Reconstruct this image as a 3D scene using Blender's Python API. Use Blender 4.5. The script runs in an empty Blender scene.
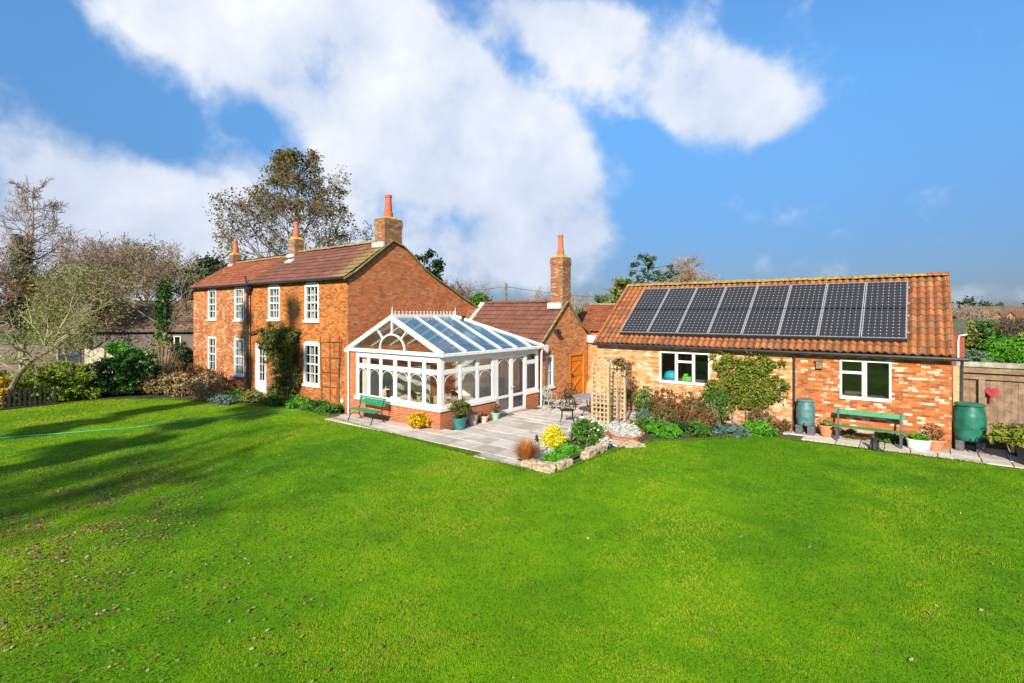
import bpy, math, random
import numpy as np
from mathutils import Vector, Matrix
R = math.radians
random.seed(7)
sc = bpy.context.scene
col = sc.collection

# ------------------------------------------------------------------ camera
cam_d = bpy.data.cameras.new('camera')
cam = bpy.data.objects.new('camera', cam_d); col.objects.link(cam)
cam.location = (12.73, -12.42, 3.9)
cam.rotation_euler = (R(90), 0, R(37.64))
cam_d.sensor_width = 36; cam_d.lens = 36 * 526 / 1024
cam_d.shift_y = -27.5 / 1024
cam_d.clip_start = 0.1; cam_d.clip_end = 4000
sc.camera = cam

# ------------------------------------------------------------------ node helper
class NT:
    def __init__(s, tree):
        s.t = tree
    def n(s, typ, ins=None, **at):
        nd = s.t.nodes.new(typ)
        for k, v in at.items():
            setattr(nd, k, v)
        for k, v in (ins or {}).items():
            sock = nd.inputs[k]
            if isinstance(v, bpy.types.NodeSocket):
                s.t.links.new(v, sock)
            else:
                if hasattr(sock.default_value, '__len__') and isinstance(v, (tuple, list)) and len(v) == 3 and len(sock.default_value) == 4:
                    v = (*v, 1)
                sock.default_value = v
        return nd
    def m(s, op, a, b=0.0, c=0.0, clamp=False):
        nd = s.n('ShaderNodeMath', {0: a, 1: b, 2: c}, operation=op); nd.use_clamp = clamp
        return nd.outputs[0]
    def v(s, op, a, b=(0, 0, 0)):
        nd = s.n('ShaderNodeVectorMath', {0: a, 1: b}, operation=op)
        return nd.outputs['Value'] if op in ('DOT_PRODUCT', 'LENGTH') else nd.outputs[0]
    def mix(s, f, a, b, blend='MIX'):
        nd = s.n('ShaderNodeMix', data_type='RGBA', blend_type=blend)
        for k, v in ((0, f), (6, a), (7, b)):
            if isinstance(v, bpy.types.NodeSocket): s.t.links.new(v, nd.inputs[k])
            else:
                if k and len(v) == 3: v = (*v, 1)
                nd.inputs[k].default_value = v
        return nd.outputs[2]
    def ramp(s, f, stops, interp='LINEAR'):
        nd = s.n('ShaderNodeValToRGB', {0: f}); cr = nd.color_ramp; cr.interpolation = interp
        while len(cr.elements) < len(stops): cr.elements.new(0.5)
        for e, (p, c) in zip(cr.elements, stops):
            e.position = p; e.color = (*c, 1) if len(c) == 3 else c
        return nd.outputs[0]
    def noise(s, vec, scale, detail=4, rough=0.55, dist=0.0):
        return s.n('ShaderNodeTexNoise', {'Vector': vec, 'Scale': scale, 'Detail': detail, 'Roughness': rough, 'Distortion': dist}).outputs['Fac']
    def smooth(s, x, a, b):
        nd = s.n('ShaderNodeMapRange', {'Value': x, 'From Min': a, 'From Max': b}, interpolation_type='SMOOTHSTEP')
        return nd.outputs[0]

# ------------------------------------------------------------------ sky: Nishita + clouds fixed in the sky's own directions
SUN_AZ = math.atan2(-0.94, 0.35)          # towards the sun, world angle
SUN_EL = R(27)
w = bpy.data.worlds.new('World'); sc.world = w; w.use_nodes = True
W = NT(w.node_tree); w.node_tree.nodes.clear()
sky = W.n('ShaderNodeTexSky', sky_type='NISHITA', sun_disc=False, sun_elevation=SUN_EL,
          sun_rotation=math.pi / 2 - SUN_AZ, air_density=1.0, dust_density=0.3, ozone_density=2.2)
tc = W.n('ShaderNodeTexCoord').outputs['Generated']
sp = W.n('ShaderNodeSeparateXYZ', {0: tc})
fx, fy = -math.sin(R(37.64)), math.cos(R(37.64))
fwd = W.m('ADD', W.m('MULTIPLY', sp.outputs[0], fx), W.m('MULTIPLY', sp.outputs[1], fy))
lat = W.m('ADD', W.m('MULTIPLY', sp.outputs[0], fy), W.m('MULTIPLY', sp.outputs[1], -fx))
az = W.m('ARCTAN2', lat, fwd)
el = W.m('ARCSINE', sp.outputs[2])
n1 = W.n('ShaderNodeTexNoise', {'Vector': tc, 'Scale': 6.5, 'Detail': 11, 'Roughness': 0.55, 'Distortion': 0.0}).outputs['Fac']
n2 = W.n('ShaderNodeTexNoise', {'Vector': tc, 'Scale': 2.2, 'Detail': 3, 'Roughness': 0.5}).outputs['Fac']
def blob(c, y, rx, ry, rot, amp):
    a0 = math.atan((c - 512) / 526); k = math.hypot(526, c - 512); e0 = math.atan((314 - y) / k)
    ca = math.cos(a0)
    rx = rx / 526 * ca * ca; ry = ry / k
    dx = W.m('SUBTRACT', az, a0); dy = W.m('SUBTRACT', el, e0)
    cr, sr = math.cos(R(rot)), math.sin(R(rot))
    u = W.m('DIVIDE', W.m('SUBTRACT', W.m('MULTIPLY', dx, cr), W.m('MULTIPLY', dy, sr)), rx)
    v_ = W.m('DIVIDE', W.m('ADD', W.m('MULTIPLY', dx, sr), W.m('MULTIPLY', dy, cr)), ry)
    d2 = W.m('ADD', W.m('MULTIPLY', u, u), W.m('MULTIPLY', v_, v_))
    d2 = W.m('MULTIPLY', d2, d2)
    return W.m('MULTIPLY', W.m('EXPONENT', W.m('MULTIPLY', d2, -0.7)), amp)
tot = None
for b in CLOUDS if 'CLOUDS' in globals() else [
        (60, 205, 190, 80, 12, .62), (20, 260, 160, 90, 0, .35), (200, 255, 170, 65, 0, .42),
        (265, 45, 135, 62, 5, .6), (215, 30, 110, 26, 0, .25), (370, 70, 130, 75, 25, .45), (450, 112, 138, 76, 22, .70), (535, 160, 75, 50, 20, .35),
        (640, 62, 180, 40, 24, .55), (725, 108, 70, 44, 20, .45), (540, 8, 80, 30, 15, .3),
        (465, 225, 140, 52, 0, .44), (555, 240, 62, 56, 0, .42), (470, 268, 120, 30, 0, .25), (330, 175, 70, 40, 0, .25), (235, 165, 40, 30, 0, .3),
        (632, 165, 22, 18, 60, .22), (619, 118, 18, 12, 0, .2), (948, 140, 14, 10, 0, .10),
        (1010, 292, 90, 14, 0, .3)]:
    o = blob(*b)
    tot = o if tot is None else W.m('ADD', tot, o)
# the rest of the sky (behind the viewer) has broken cloud too
back = W.m('MULTIPLY', W.smooth(fwd, 0.1, -0.5), 0.35)
tot = W.m('ADD', W.m('MINIMUM', tot, 0.8), back)
dens = W.m('ADD', tot, W.m('ADD', W.m('MULTIPLY', W.m('SUBTRACT', n1, 0.5), 1.75), W.m('MULTIPLY', W.m('SUBTRACT', n2, 0.5), 0.35)))
cl = W.smooth(dens, 0.17, 0.66)
cl = W.m('MULTIPLY', cl, 0.94)
shade = W.m('MULTIPLY_ADD', W.m('SUBTRACT', n1, 0.5), 2.6, 0.55, clamp=True)
lowk = W.smooth(el, 0.02, 0.45)
ccol = W.mix(lowk, (4.0, 4.25, 4.75), (4.9, 5.0, 5.15))
ccol = W.mix(shade, W.mix(1.0, ccol, (.62, .70, .84), 'MULTIPLY'), ccol)
skyc = W.n('ShaderNodeHueSaturation', {'Hue': 0.5, 'Saturation': 1.06, 'Value': 1.0, 'Color': sky.outputs[0]}).outputs[0]
skyc = W.mix(1.0, skyc, W.mix(W.smooth(el, -0.02, 0.50), (.15, .19, .32), (.58, .88, 1.03)), 'MULTIPLY')
fin = W.mix(cl, skyc, ccol)
bg = W.n('ShaderNodeBackground', {'Color': fin, 'Strength': 0.10})
wo = W.n('ShaderNodeOutputWorld'); w.node_tree.links.new(bg.outputs[0], wo.inputs[0])

sun_d = bpy.data.lights.new('sun', 'SUN'); sun_d.energy = 4.2; sun_d.angle = R(0.8); sun_d.color = (1.0, 0.90, 0.76)
sun = bpy.data.objects.new('sun', sun_d); col.objects.link(sun)
sd = Vector((math.cos(SUN_AZ) * math.cos(SUN_EL), math.sin(SUN_AZ) * math.cos(SUN_EL), math.sin(SUN_EL)))
sun.rotation_euler = sd.to_track_quat('Z', 'Y').to_euler()
sun.location = (5, -30, 30)

sc.view_settings.view_transform = 'Standard'; sc.view_settings.look = 'None'
sc.view_settings.gamma = 1; sc.view_settings.use_curve_mapping = False
sc.view_settings.exposure = 1.05
sc.render.engine = 'CYCLES'
cy = sc.cycles
cy.max_bounces = 6; cy.diffuse_bounces = 3; cy.glossy_bounces = 3; cy.transmission_bounces = 4; cy.transparent_max_bounces = 12
cy.caustics_reflective = False; cy.caustics_refractive = False
cy.use_denoising = True; cy.use_adaptive_sampling = True; cy.adaptive_threshold = 0.01
try:
    cy.denoising_input_passes = 'RGB_ALBEDO_NORMAL'; cy.denoising_prefilter = 'ACCURATE'
except Exception: pass

# ------------------------------------------------------------------ objects, parents, tags
ORG = {}
def empty(name, loc=(0, 0, 0)):
    o = bpy.data.objects.new(name, None); col.objects.link(o); o.location = loc
    o.empty_display_size = 0.2; ORG[o.name] = Vector(loc); return o
def tag(o, label=None, cat=None, group=None, kind=None):
    if label: o['label'] = label
    if cat: o['category'] = cat
    if group: o['group'] = group
    if kind: o['kind'] = kind
    return o
def thing(name, label, cat, loc=(0, 0, 0), group=None):
    return tag(empty(name, loc), label, cat, group)
def link_mesh(name, me, mat, parent):
    o = bpy.data.objects.new(name, me); col.objects.link(o)
    if mat is not None:
        for m_ in (mat if isinstance(mat, (list, tuple)) else [mat]): me.materials.append(m_)
    if parent is not None:
        o.parent = parent; org = ORG.get(parent.name, Vector((0, 0, 0)))
        if org.length: me.transform(Matrix.Translation(-org))
        ORG[o.name] = org
    else:
        ORG[o.name] = Vector((0, 0, 0))
    return o
def kids(o): return [c for c in col.objects if c.parent == o]
def copy_tree(o, parent=None):
    c = o.copy(); col.objects.link(c); c.parent = parent
    for k in kids(o): copy_tree(k, c)
    return c
def place(o, x, y, z=0.0, rz=0.0, s=1.0):
    o.location = (x, y, z); o.rotation_euler = (0, 0, rz); o.scale = (s, s, s); return o

def mesh_np(name, V, F, mat, parent=None, var=None, smooth=False, mi=None):
    """V (n,3); F (m,k) same-size faces; var one float per face"""
    V = np.asarray(V, np.float32); F = np.asarray(F, np.int32)
    me = bpy.data.meshes.new(name); k = F.shape[1]
    me.vertices.add(len(V)); me.vertices.foreach_set('co', V.ravel())
    me.loops.add(F.size); me.loops.foreach_set('vertex_index', F.ravel())
    me.polygons.add(len(F)); me.polygons.foreach_set('loop_start', np.arange(0, F.size, k, dtype=np.int32))
    me.update(calc_edges=True)
    if smooth: me.polygons.foreach_set('use_smooth', np.ones(len(F), bool))
    else: me.polygons.foreach_set('use_smooth', np.zeros(len(F), bool))
    if var is not None:
        a = me.attributes.new('var', 'FLOAT', 'FACE'); a.data.foreach_set('value', np.asarray(var, np.float32))
    return link_mesh(name, me, mat, parent)

class MB:
    def __init__(s): s.v = []; s.f = []
    def quad(s, a, b, c, d): return s.poly([a, b, c, d])
    def poly(s, ps):
        i = len(s.v); s.v += [tuple(p) for p in ps]; s.f.append(tuple(range(i, i + len(ps)))); return s
    def box(s, x0, x1, y0, y1, z0, z1):
        i = len(s.v)
        s.v += [(x, y, z) for z in (z0, z1) for y in (y0, y1) for x in (x0, x1)]
        s.f += [tuple(i + k for k in q) for q in ((0, 2, 3, 1), (4, 5, 7, 6), (0, 1, 5, 4), (2, 6, 7, 3), (0, 4, 6, 2), (1, 3, 7, 5))]
        return s
    def bar(s, p0, p1, w, d, up=(0, 0, 1)):
        """box from p0 to p1, w across, d along up"""
        p0, p1 = Vector(p0), Vector(p1); t = (p1 - p0).normalized(); up = Vector(up)
        a = t.cross(up)
        if a.length < 1e-4: a = t.cross(Vector((1, 0, 0)))
        a.normalize(); b = a.cross(t).normalized(); i = len(s.v)
        for p in (p0, p1):
            for sb in (-1, 1):
                for sa in (-1, 1): s.v.append(tuple(p + a * sa * w / 2 + b * sb * d / 2))
        s.f += [tuple(i + k for k in q) for q in ((0, 2, 3, 1), (4, 5, 7, 6), (0, 1, 5, 4), (2, 6, 7, 3), (0, 4, 6, 2), (1, 3, 7, 5))]
        return s
    def tube(s, pts, r, n=6, cap=True):
        pts = [Vector(p) for p in pts]; rs = r if isinstance(r, (list, tuple)) else [r] * len(pts)
        prev = None; rings = []
        for k, p in enumerate(pts):
            t = (pts[min(k + 1, len(pts) - 1)] - pts[max(k - 1, 0)]).normalized()
            if prev is None:
                a = t.cross(Vector((0, 0, 1)));
                if a.length < .01: a = t.cross(Vector((1, 0, 0)))
            else: a = prev - t * prev.dot(t)
            a.normalize(); b = t.cross(a); prev = a; i = len(s.v); rings.append(i)
            for q in range(n):
                an = 2 * math.pi * q / n; s.v.append(tuple(p + (a * math.cos(an) + b * math.sin(an)) * rs[k]))
        for r0, r1 in zip(rings, rings[1:]):
            for q in range(n): s.f.append((r0 + q, r0 + (q + 1) % n, r1 + (q + 1) % n, r1 + q))
        if cap:
            s.f.append(tuple(reversed(range(rings[0], rings[0] + n)))); s.f.append(tuple(range(rings[-1], rings[-1] + n)))
        return s
    def lathe(s, prof, c=(0, 0, 0), n=20, sy=1.0):
        """prof: (r, z) pairs"""
        i0 = len(s.v)
        for r, z in prof:
            for q in range(n):
                a = 2 * math.pi * q / n; s.v.append((c[0] + r * math.cos(a), c[1] + r * sy * math.sin(a), c[2] + z))
        for k in range(len(prof) - 1):
            for q in range(n):
                a, b = i0 + k * n + q, i0 + k * n + (q + 1) % n
                s.f.append((a, b, b + n, a + n))
        s.f.append(tuple(i0 + q for q in reversed(range(n)))); e = i0 + (len(prof) - 1) * n
        s.f.append(tuple(e + q for q in range(n)))
        return s
    def xform(s, mtx):
        s.v = [tuple(mtx @ Vector(p)) for p in s.v]; return s
    def build(s, name, mat, parent=None, smooth=False, bevel=0.0):
        me = bpy.data.meshes.new(name); me.from_pydata(s.v, [], s.f); me.update()
        uv = me.uv_layers.new(name='UVMap')
        for p in me.polygons:
            nn = p.normal.copy()
            if abs(nn.z) > .95: t, b = Vector((1, 0, 0)), Vector((0, 1, 0))
            else:
                t = Vector((-nn.y, nn.x, 0)).normalized()
                if t.x < -1e-3 or (abs(t.x) <= 1e-3 and t.y < 0): t = -t
                b = nn.cross(t)
                if b.z < 0: b = -b
            for li in p.loop_indices:
                co = me.vertices[me.loops[li].vertex_index].co
                uv.data[li].uv = (co.dot(t), co.dot(b))
            p.use_smooth = smooth
        o = link_mesh(name, me, mat, parent)
        if smooth:
            try:
                me.set_sharp_from_angle(angle=R(40))
            except Exception: pass
        if bevel:
            md = o.modifiers.new('bevel', 'BEVEL'); md.width = bevel; md.segments = 2; md.limit_method = 'ANGLE'
        return o

# ------------------------------------------------------------------ materials
def newmat(name):
    m_ = bpy.data.materials.new(name); m_.use_nodes = True; m_.node_tree.nodes.clear(); return m_, NT(m_.node_tree)
def finish(N, shader):
    o = N.n('ShaderNodeOutputMaterial'); N.t.links.new(shader, o.inputs[0])
def princ(N, color, rough=.7, metal=0.0, normal=None, spec=.5, **kw):
    ins = {'Base Color': color, 'Roughness': rough, 'Metallic': metal, 'Specular IOR Level': spec}
    if normal is not None: ins['Normal'] = normal
    ins.update(kw)
    return N.n('ShaderNodeBsdfPrincipled', ins).outputs[0]
def bump(N, h, strength=.5, dist=.01):
    return N.n('ShaderNodeBump', {'Height': h, 'Strength': strength, 'Distance': dist}).outputs[0]
def plain(name, c, rough=.6, metal=0.0, vary=.25, scale=6, spec=.5, bmp=0.0):
    m_, N = newmat(name); g = N.n('ShaderNodeTexCoord').outputs['Object']
    f = N.noise(g, scale, 5, .6); dark = tuple(x * (1 - vary) for x in c); lite = tuple(min(1, x * (1 + vary * .6)) for x in c)
    cc = N.mix(N.smooth(f, .3, .7), dark, lite)
    nm = bump(N, N.noise(g, scale * 8, 4, .6), bmp, .01) if bmp else None
    finish(N, princ(N, cc, rough, metal, nm, spec)); return m_
def brick_mat(name, cols, mortar, white=(.62, .50, .40), wamt=.1, wcut=.5, patch=None, stain=.35, mort_w=.13, split=None, bw=.225, bh=.075):
    m_, N = newmat(name); uv = N.n('ShaderNodeUVMap').outputs[0]
    s = N.n('ShaderNodeSeparateXYZ', {0: uv}); u, v = s.outputs[0], s.outputs[1]
    vv = N.m('DIVIDE', v, bh); row = N.m('FLOOR', vv)
    uu = N.m('ADD', N.m('DIVIDE', u, bw), N.m('MULTIPLY', N.m('FLOORED_MODULO', row, 2), .5)); cl_ = N.m('FLOOR', uu)
    fu, fv = N.m('FRACT', uu), N.m('FRACT', vv)
    mort = N.m('MAXIMUM', N.m('LESS_THAN', fu, mort_w * bh / bw), N.m('LESS_THAN', fv, mort_w))
    cv = N.n('ShaderNodeCombineXYZ', {0: cl_, 1: row}).outputs[0]
    wn = N.n('ShaderNodeTexWhiteNoise', {'Vector': cv}, noise_dimensions='2D')
    rnd = wn.outputs['Value']; s2 = N.n('ShaderNodeSeparateColor', {0: wn.outputs['Color']})
    c = N.ramp(rnd, [(i / max(1, len(cols) - 1), k) for i, k in enumerate(cols)])
    big = N.noise(uv, .55, 5, .6)
    if patch is not None:
        c = N.mix(N.m('MULTIPLY', N.smooth(big, .45, .62), .75), c, patch, 'MULTIPLY')
    mortc = mortar
    if split is not None:                 # (x position, second colour list)
        c2 = N.ramp(rnd, [(i / max(1, len(split[1]) - 1), k) for i, k in enumerate(split[1])])
        wob = N.m('MULTIPLY_ADD', N.m('SUBTRACT', N.noise(uv, .8, 4, .6), .5), split[2], u)
        k = N.smooth(wob, split[0] - .15, split[0] + .15)
        c = N.mix(k, c2, c)
    # pale limewashed bricks in patches
    med = N.noise(uv, 1.6, 6, .7)
    wv = N.m('ADD', N.m('MULTIPLY', s2.outputs[1], .5), N.m('MULTIPLY', med, .9))
    wm = N.m('MULTIPLY', N.smooth(wv, wcut + .28, wcut + .40), wamt)
    c = N.mix(wm, c, white)
    fine = N.noise(uv, 26, 3, .6)
    c = N.mix(N.m('MULTIPLY', N.smooth(fine, .35, .8), .4), c, N.mix(.5, c, (.12, .05, .03)))
    dirt = N.smooth(N.noise(uv, .9, 5, .65), .42, .75)
    c = N.mix(N.m('MULTIPLY', dirt, stain), c, N.mix(.6, c, (.10, .06, .04)))
    damp = N.m('MULTIPLY', N.smooth(N.m('ADD', v, N.m('MULTIPLY', N.noise(uv, 1.7, 5, .7), 1.1)), 1.15, .55), .5)
    c = N.mix(damp, c, (.13, .085, .05))
    c = N.mix(N.m('MULTIPLY', mort, .85), c, mortc)
    hh = N.m('ADD', N.m('MULTIPLY', N.m('SUBTRACT', 1.0, mort), .6), N.m('MULTIPLY', fine, .5))
    finish(N, princ(N, c, .9, 0, bump(N, hh, .7, .012), .2)); return m_
def tile_mat(name, cols, rowh, tw, lichen=.3, lich=(.42, .34, .12), moss=.2, dark=(.06, .035, .025), valley=0.0, lich_u=None):
    m_, N = newmat(name); uv = N.n('ShaderNodeUVMap').outputs[0]
    s = N.n('ShaderNodeSeparateXYZ', {0: uv}); u, v = s.outputs[0], s.outputs[1]
    cv = N.n('ShaderNodeCombineXYZ', {0: N.m('FLOOR', N.m('DIVIDE', u, tw)), 1: N.m('FLOOR', N.m('DIVIDE', v, rowh))}).outputs[0]
    wn = N.n('ShaderNodeTexWhiteNoise', {'Vector': cv}, noise_dimensions='2D').outputs['Value']
    c = N.ramp(wn, [(i / (len(cols) - 1), k) for i, k in enumerate(cols)])
    big = N.noise(uv, .7, 6, .65); fine = N.noise(uv, 18, 4, .65)
    c = N.mix(N.m('MULTIPLY', N.smooth(big, .4, .75), .55), c, N.mix(.55, c, dark))
    lm = N.m('MULTIPLY', N.smooth(N.m('ADD', N.m('MULTIPLY', fine, .6), N.m('MULTIPLY', N.noise(uv, 1.3, 4, .6), .6)), .64, .78), lichen)
    c = N.mix(lm, c, lich)
    if lich_u:      # a broad lichen patch toward the gable end
        pk = N.m('MULTIPLY', N.smooth(N.m('ADD', u, N.m('MULTIPLY', N.m('SUBTRACT', N.noise(uv, 1.1, 5, .7), .5), 4.0)), *lich_u), N.smooth(fine, .36, .56))
        c = N.mix(N.m('MULTIPLY', pk, .8), c, N.mix(N.noise(uv, 6, 3), (.16, .13, .05), (.46, .36, .12)))
    if valley:      # dark olive tint in the valleys between the rolls
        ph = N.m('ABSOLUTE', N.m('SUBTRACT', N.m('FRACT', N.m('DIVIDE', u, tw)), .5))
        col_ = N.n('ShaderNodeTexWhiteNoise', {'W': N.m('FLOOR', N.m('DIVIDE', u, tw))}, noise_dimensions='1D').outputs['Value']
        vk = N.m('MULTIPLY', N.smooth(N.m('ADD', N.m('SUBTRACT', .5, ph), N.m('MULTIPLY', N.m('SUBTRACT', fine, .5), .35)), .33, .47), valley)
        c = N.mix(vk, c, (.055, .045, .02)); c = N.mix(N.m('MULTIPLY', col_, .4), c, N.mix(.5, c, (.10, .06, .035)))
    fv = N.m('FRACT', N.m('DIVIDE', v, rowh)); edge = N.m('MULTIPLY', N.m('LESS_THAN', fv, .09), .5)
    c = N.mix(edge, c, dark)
    finish(N, princ(N, c, .85, 0, bump(N, fine, .5, .015), .25)); return m_
def leaf_mat(name, cols, trans=.3, rough=.6, upn=0.0):
    m_, N = newmat(name)
    va = N.n('ShaderNodeAttribute', attribute_name='var').outputs['Fac']
    c = N.ramp(va, [(i / max(1, len(cols) - 1), k) for i, k in enumerate(cols)])
    nrm_ = None
    if upn:      # soft leaves lie mostly flat: lean the shading normal towards the sky
        g_ = N.n('ShaderNodeNewGeometry').outputs['Normal']
        nrm_ = N.v('NORMALIZE', N.v('ADD', N.v('MULTIPLY', g_, (1 - upn,) * 3), (0, 0, upn)))
    p = princ(N, c, rough, 0, nrm_, .3)
    t = N.n('ShaderNodeBsdfTranslucent', {'Color': N.mix(.5, c, (.25, .3, .05), 'ADD') if False else c}).outputs[0]
    finish(N, N.n('ShaderNodeMixShader', {0: trans, 1: p, 2: t}).outputs[0]); return m_
def bark_mat(name, a, b, scale=5):
    m_, N = newmat(name); g = N.n('ShaderNodeTexCoord').outputs['Object']
    f = N.noise(g, scale, 6, .65)
    finish(N, princ(N, N.mix(N.smooth(f, .35, .65), a, b), .9, 0, bump(N, N.noise(g, scale * 6, 4), .6, .02), .15)); return m_
def glass_mat(name, tint=(.9, .95, .95), refl=.5, body=None, bodyamt=0.0, rough=.02):
    m_, N = newmat(name)
    fr = N.n('ShaderNodeFresnel', {'IOR': 1.5}).outputs[0]
    tr = N.n('ShaderNodeBsdfTransparent', {'Color': tint}).outputs[0]
    gl = N.n('ShaderNodeBsdfGlossy', {'Color': (1, 1, 1), 'Roughness': rough}).outputs[0]
    if body:
        df = N.n('ShaderNodeBsdfDiffuse', {'Color': body}).outputs[0]
        tr = N.n('ShaderNodeMixShader', {0: bodyamt, 1: tr, 2: df}).outputs[0]
    k = N.m('MULTIPLY_ADD', fr, 1.0, refl * .1, clamp=True)
    finish(N, N.n('ShaderNodeMixShader', {0: k, 1: tr, 2: gl}).outputs[0]); return m_

M = {}
M['front'] = brick_mat('brick orange front', [(.40, .135, .03), (.50, .19, .04), (.29, .08, .024), (.52, .23, .06), (.42, .14, .032), (.23, .07, .024)], (.20, .09, .035), wamt=.25, wcut=.62, white=(.5, .32, .18), patch=(.75, .55, .5), stain=.5, bw=.168)
M['front_old'] = brick_mat('brick mottled front', [(.40, .14, .04), (.48, .19, .06), (.29, .085, .03), (.46, .23, .09), (.36, .11, .035)], (.30, .16, .08), wamt=.75, wcut=.52, white=(.56, .38, .24), patch=(.8, .6, .55), stain=.5)
M['gable'] = brick_mat('brick red gable', [(.46, .13, .040), (.56, .18, .05), (.36, .09, .035), (.58, .225, .08), (.50, .145, .045)], (.28, .14, .08), wamt=.45, wcut=.54, white=(.50, .33, .22), stain=.5, bw=.19)
M['conbrick'] = brick_mat('brick red dwarf wall', [(.45, .105, .03), (.54, .16, .045), (.36, .075, .025), (.50, .13, .04)], (.45, .29, .19), wamt=.15, wcut=.6, stain=.15, mort_w=.16)
M['linkbrick'] = brick_mat('brick orange kitchen wing', [(.52, .16, .04), (.64, .25, .065), (.38, .10, .035), (.60, .29, .10), (.48, .13, .04)], (.36, .20, .10), wamt=.45, wcut=.5, white=(.66, .44, .27), stain=.35)
M['barn'] = brick_mat('brick limewashed outbuilding', [(.36, .095, .024), (.46, .15, .036), (.25, .06, .02), (.40, .115, .03), (.45, .21, .08)], (.36, .20, .11), wamt=.68, wcut=.52, white=(.78, .66, .52), stain=.4,
                      split=(9.45, [(.54, .27, .10), (.60, .37, .16), (.42, .15, .05), (.62, .44, .25), (.52, .23, .08), (.40, .12, .04)], .5), bw=.21, bh=.072)
M['chim'] = brick_mat('brick chimney', [(.26, .095, .045), (.34, .13, .055), (.19, .075, .04), (.30, .15, .075)], (.25, .19, .12), wamt=.6, wcut=.48, white=(.40, .34, .20), stain=.7)
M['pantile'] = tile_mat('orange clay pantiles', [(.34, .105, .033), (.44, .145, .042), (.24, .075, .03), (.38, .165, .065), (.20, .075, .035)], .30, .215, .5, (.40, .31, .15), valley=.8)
M['roofred'] = tile_mat('old red pantiles', [(.22, .062, .028), (.29, .085, .035), (.16, .045, .024), (.30, .11, .05)], .30, .23, .4, (.36, .28, .12))
M['roofbrown'] = tile_mat('brown interlocking tiles', [(.155, .062, .042), (.19, .076, .05), (.125, .05, .035), (.17, .07, .045)], .33, .30, .3, (.42, .34, .14), lich_u=(6.3, 8.2))
M['roofgrey'] = tile_mat('weathered brown roof', [(.15, .09, .055), (.19, .12, .075), (.12, .07, .05)], .33, .30, .4, (.30, .26, .14))
M['white'] = plain('white painted frame', (.70, .70, .69), .35, vary=.06, scale=3)
M['stone_white'] = plain('lead and mortar flashing', (.50, .50, .48), .6, vary=.2, scale=9)
M['black'] = plain('black gutter plastic', (.025, .025, .028), .4, vary=.3)
M['iron'] = plain('black cast iron', (.02, .025, .025), .45, metal=.3, vary=.4)
M['green'] = plain('green bench paint', (.02, .20, .08), .5, vary=.25, scale=9)
M['terra'] = plain('terracotta', (.56, .20, .09), .85, vary=.3, scale=12, bmp=.3)
M['pot_terra'] = plain('red clay chimney pot', (.50, .12, .05), .8, vary=.3, scale=8)
M['lichen'] = plain('yellow lichen cap', (.42, .33, .06), .95, vary=.5, scale=14, bmp=.6)
M['mossy'] = plain('mossy mortar', (.26, .20, .07), .95, vary=.6, scale=10, bmp=.6)
M['wood'] = plain('pale weathered lattice wood', (.44, .31, .17), .85, vary=.35, scale=14, bmp=.3)
M['oak'] = plain('orange varnished door', (.62, .21, .02), .4, vary=.3, scale=7)
M['fencewood'] = plain('grey brown fence boards', (.22, .145, .09), .9, vary=.4, scale=5, bmp=.4)
M['teal'] = plain('teal glazed pot', (.03, .15, .15), .3, vary=.3)
M['pinkpot'] = plain('grey pink pot', (.45, .34, .30), .8, vary=.2)
M['palepot'] = plain('pale pink pot', (.62, .42, .34), .8, vary=.2)
M['mint'] = plain('pale green pot', (.24, .44, .32), .5, vary=.2)
M['whitepot'] = plain('white pot', (.72, .70, .66), .7, vary=.2, scale=14)
M['butt'] = plain('green water butt plastic', (.015, .13, .085), .35, vary=.4, scale=4)
M['buttgrey'] = plain('faded teal water butt plastic', (.07, .17, .17), .45, vary=.35, scale=5)
M['block'] = plain('dark concrete blocks', (.09, .09, .10), .9, vary=.4, scale=12, bmp=.4)
M['stone'] = plain('pale edging stone', (.40, .31, .21), .9, vary=.45, scale=9, bmp=.7)
M['soil'] = plain('dark soil', (.07, .045, .03), 1.0, vary=.5, scale=20, bmp=.8)
M['gravel'] = plain('pale gravel', (.52, .50, .46), .95, vary=.6, scale=60, bmp=.8)
M['red'] = plain('red felt heart', (.33, .015, .03), .7, vary=.4)
M['cane'] = plain('tan wicker', (.40, .27, .14), .8, vary=.45, scale=30, bmp=.5)
M['cushion'] = plain('cream cushion', (.62, .57, .46), .9, vary=.15)
_cm, _N = newmat('white net curtain'); _cc = _N.mix(_N.noise(_N.n('ShaderNodeTexCoord').outputs['Object'], 12, 4), (.72, .74, .68), (.82, .84, .78))
finish(_N, _N.n('ShaderNodeMixShader', {0: .45, 1: princ(_N, _cc, .9), 2: _N.n('ShaderNodeBsdfTranslucent', {'Color': _cc}).outputs[0]}).outputs[0]); M['curtain'] = _cm
M['tiles_in'] = plain('cream floor tiles', (.62, .57, .48), .5, vary=.1)
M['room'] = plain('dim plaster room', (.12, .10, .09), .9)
M['slate'] = plain('dark slate', (.05, .055, .065), .5)
M['glass'] = glass_mat('window glass', (.80, .86, .86), .5)
M['clearglass'] = glass_mat('conservatory glass', (.97, .98, .97), .5)
M['roofglass'] = glass_mat('blue conservatory roof glass', (.70, .86, .90), 1.0, (.10, .26, .34), .42, .06)
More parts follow.
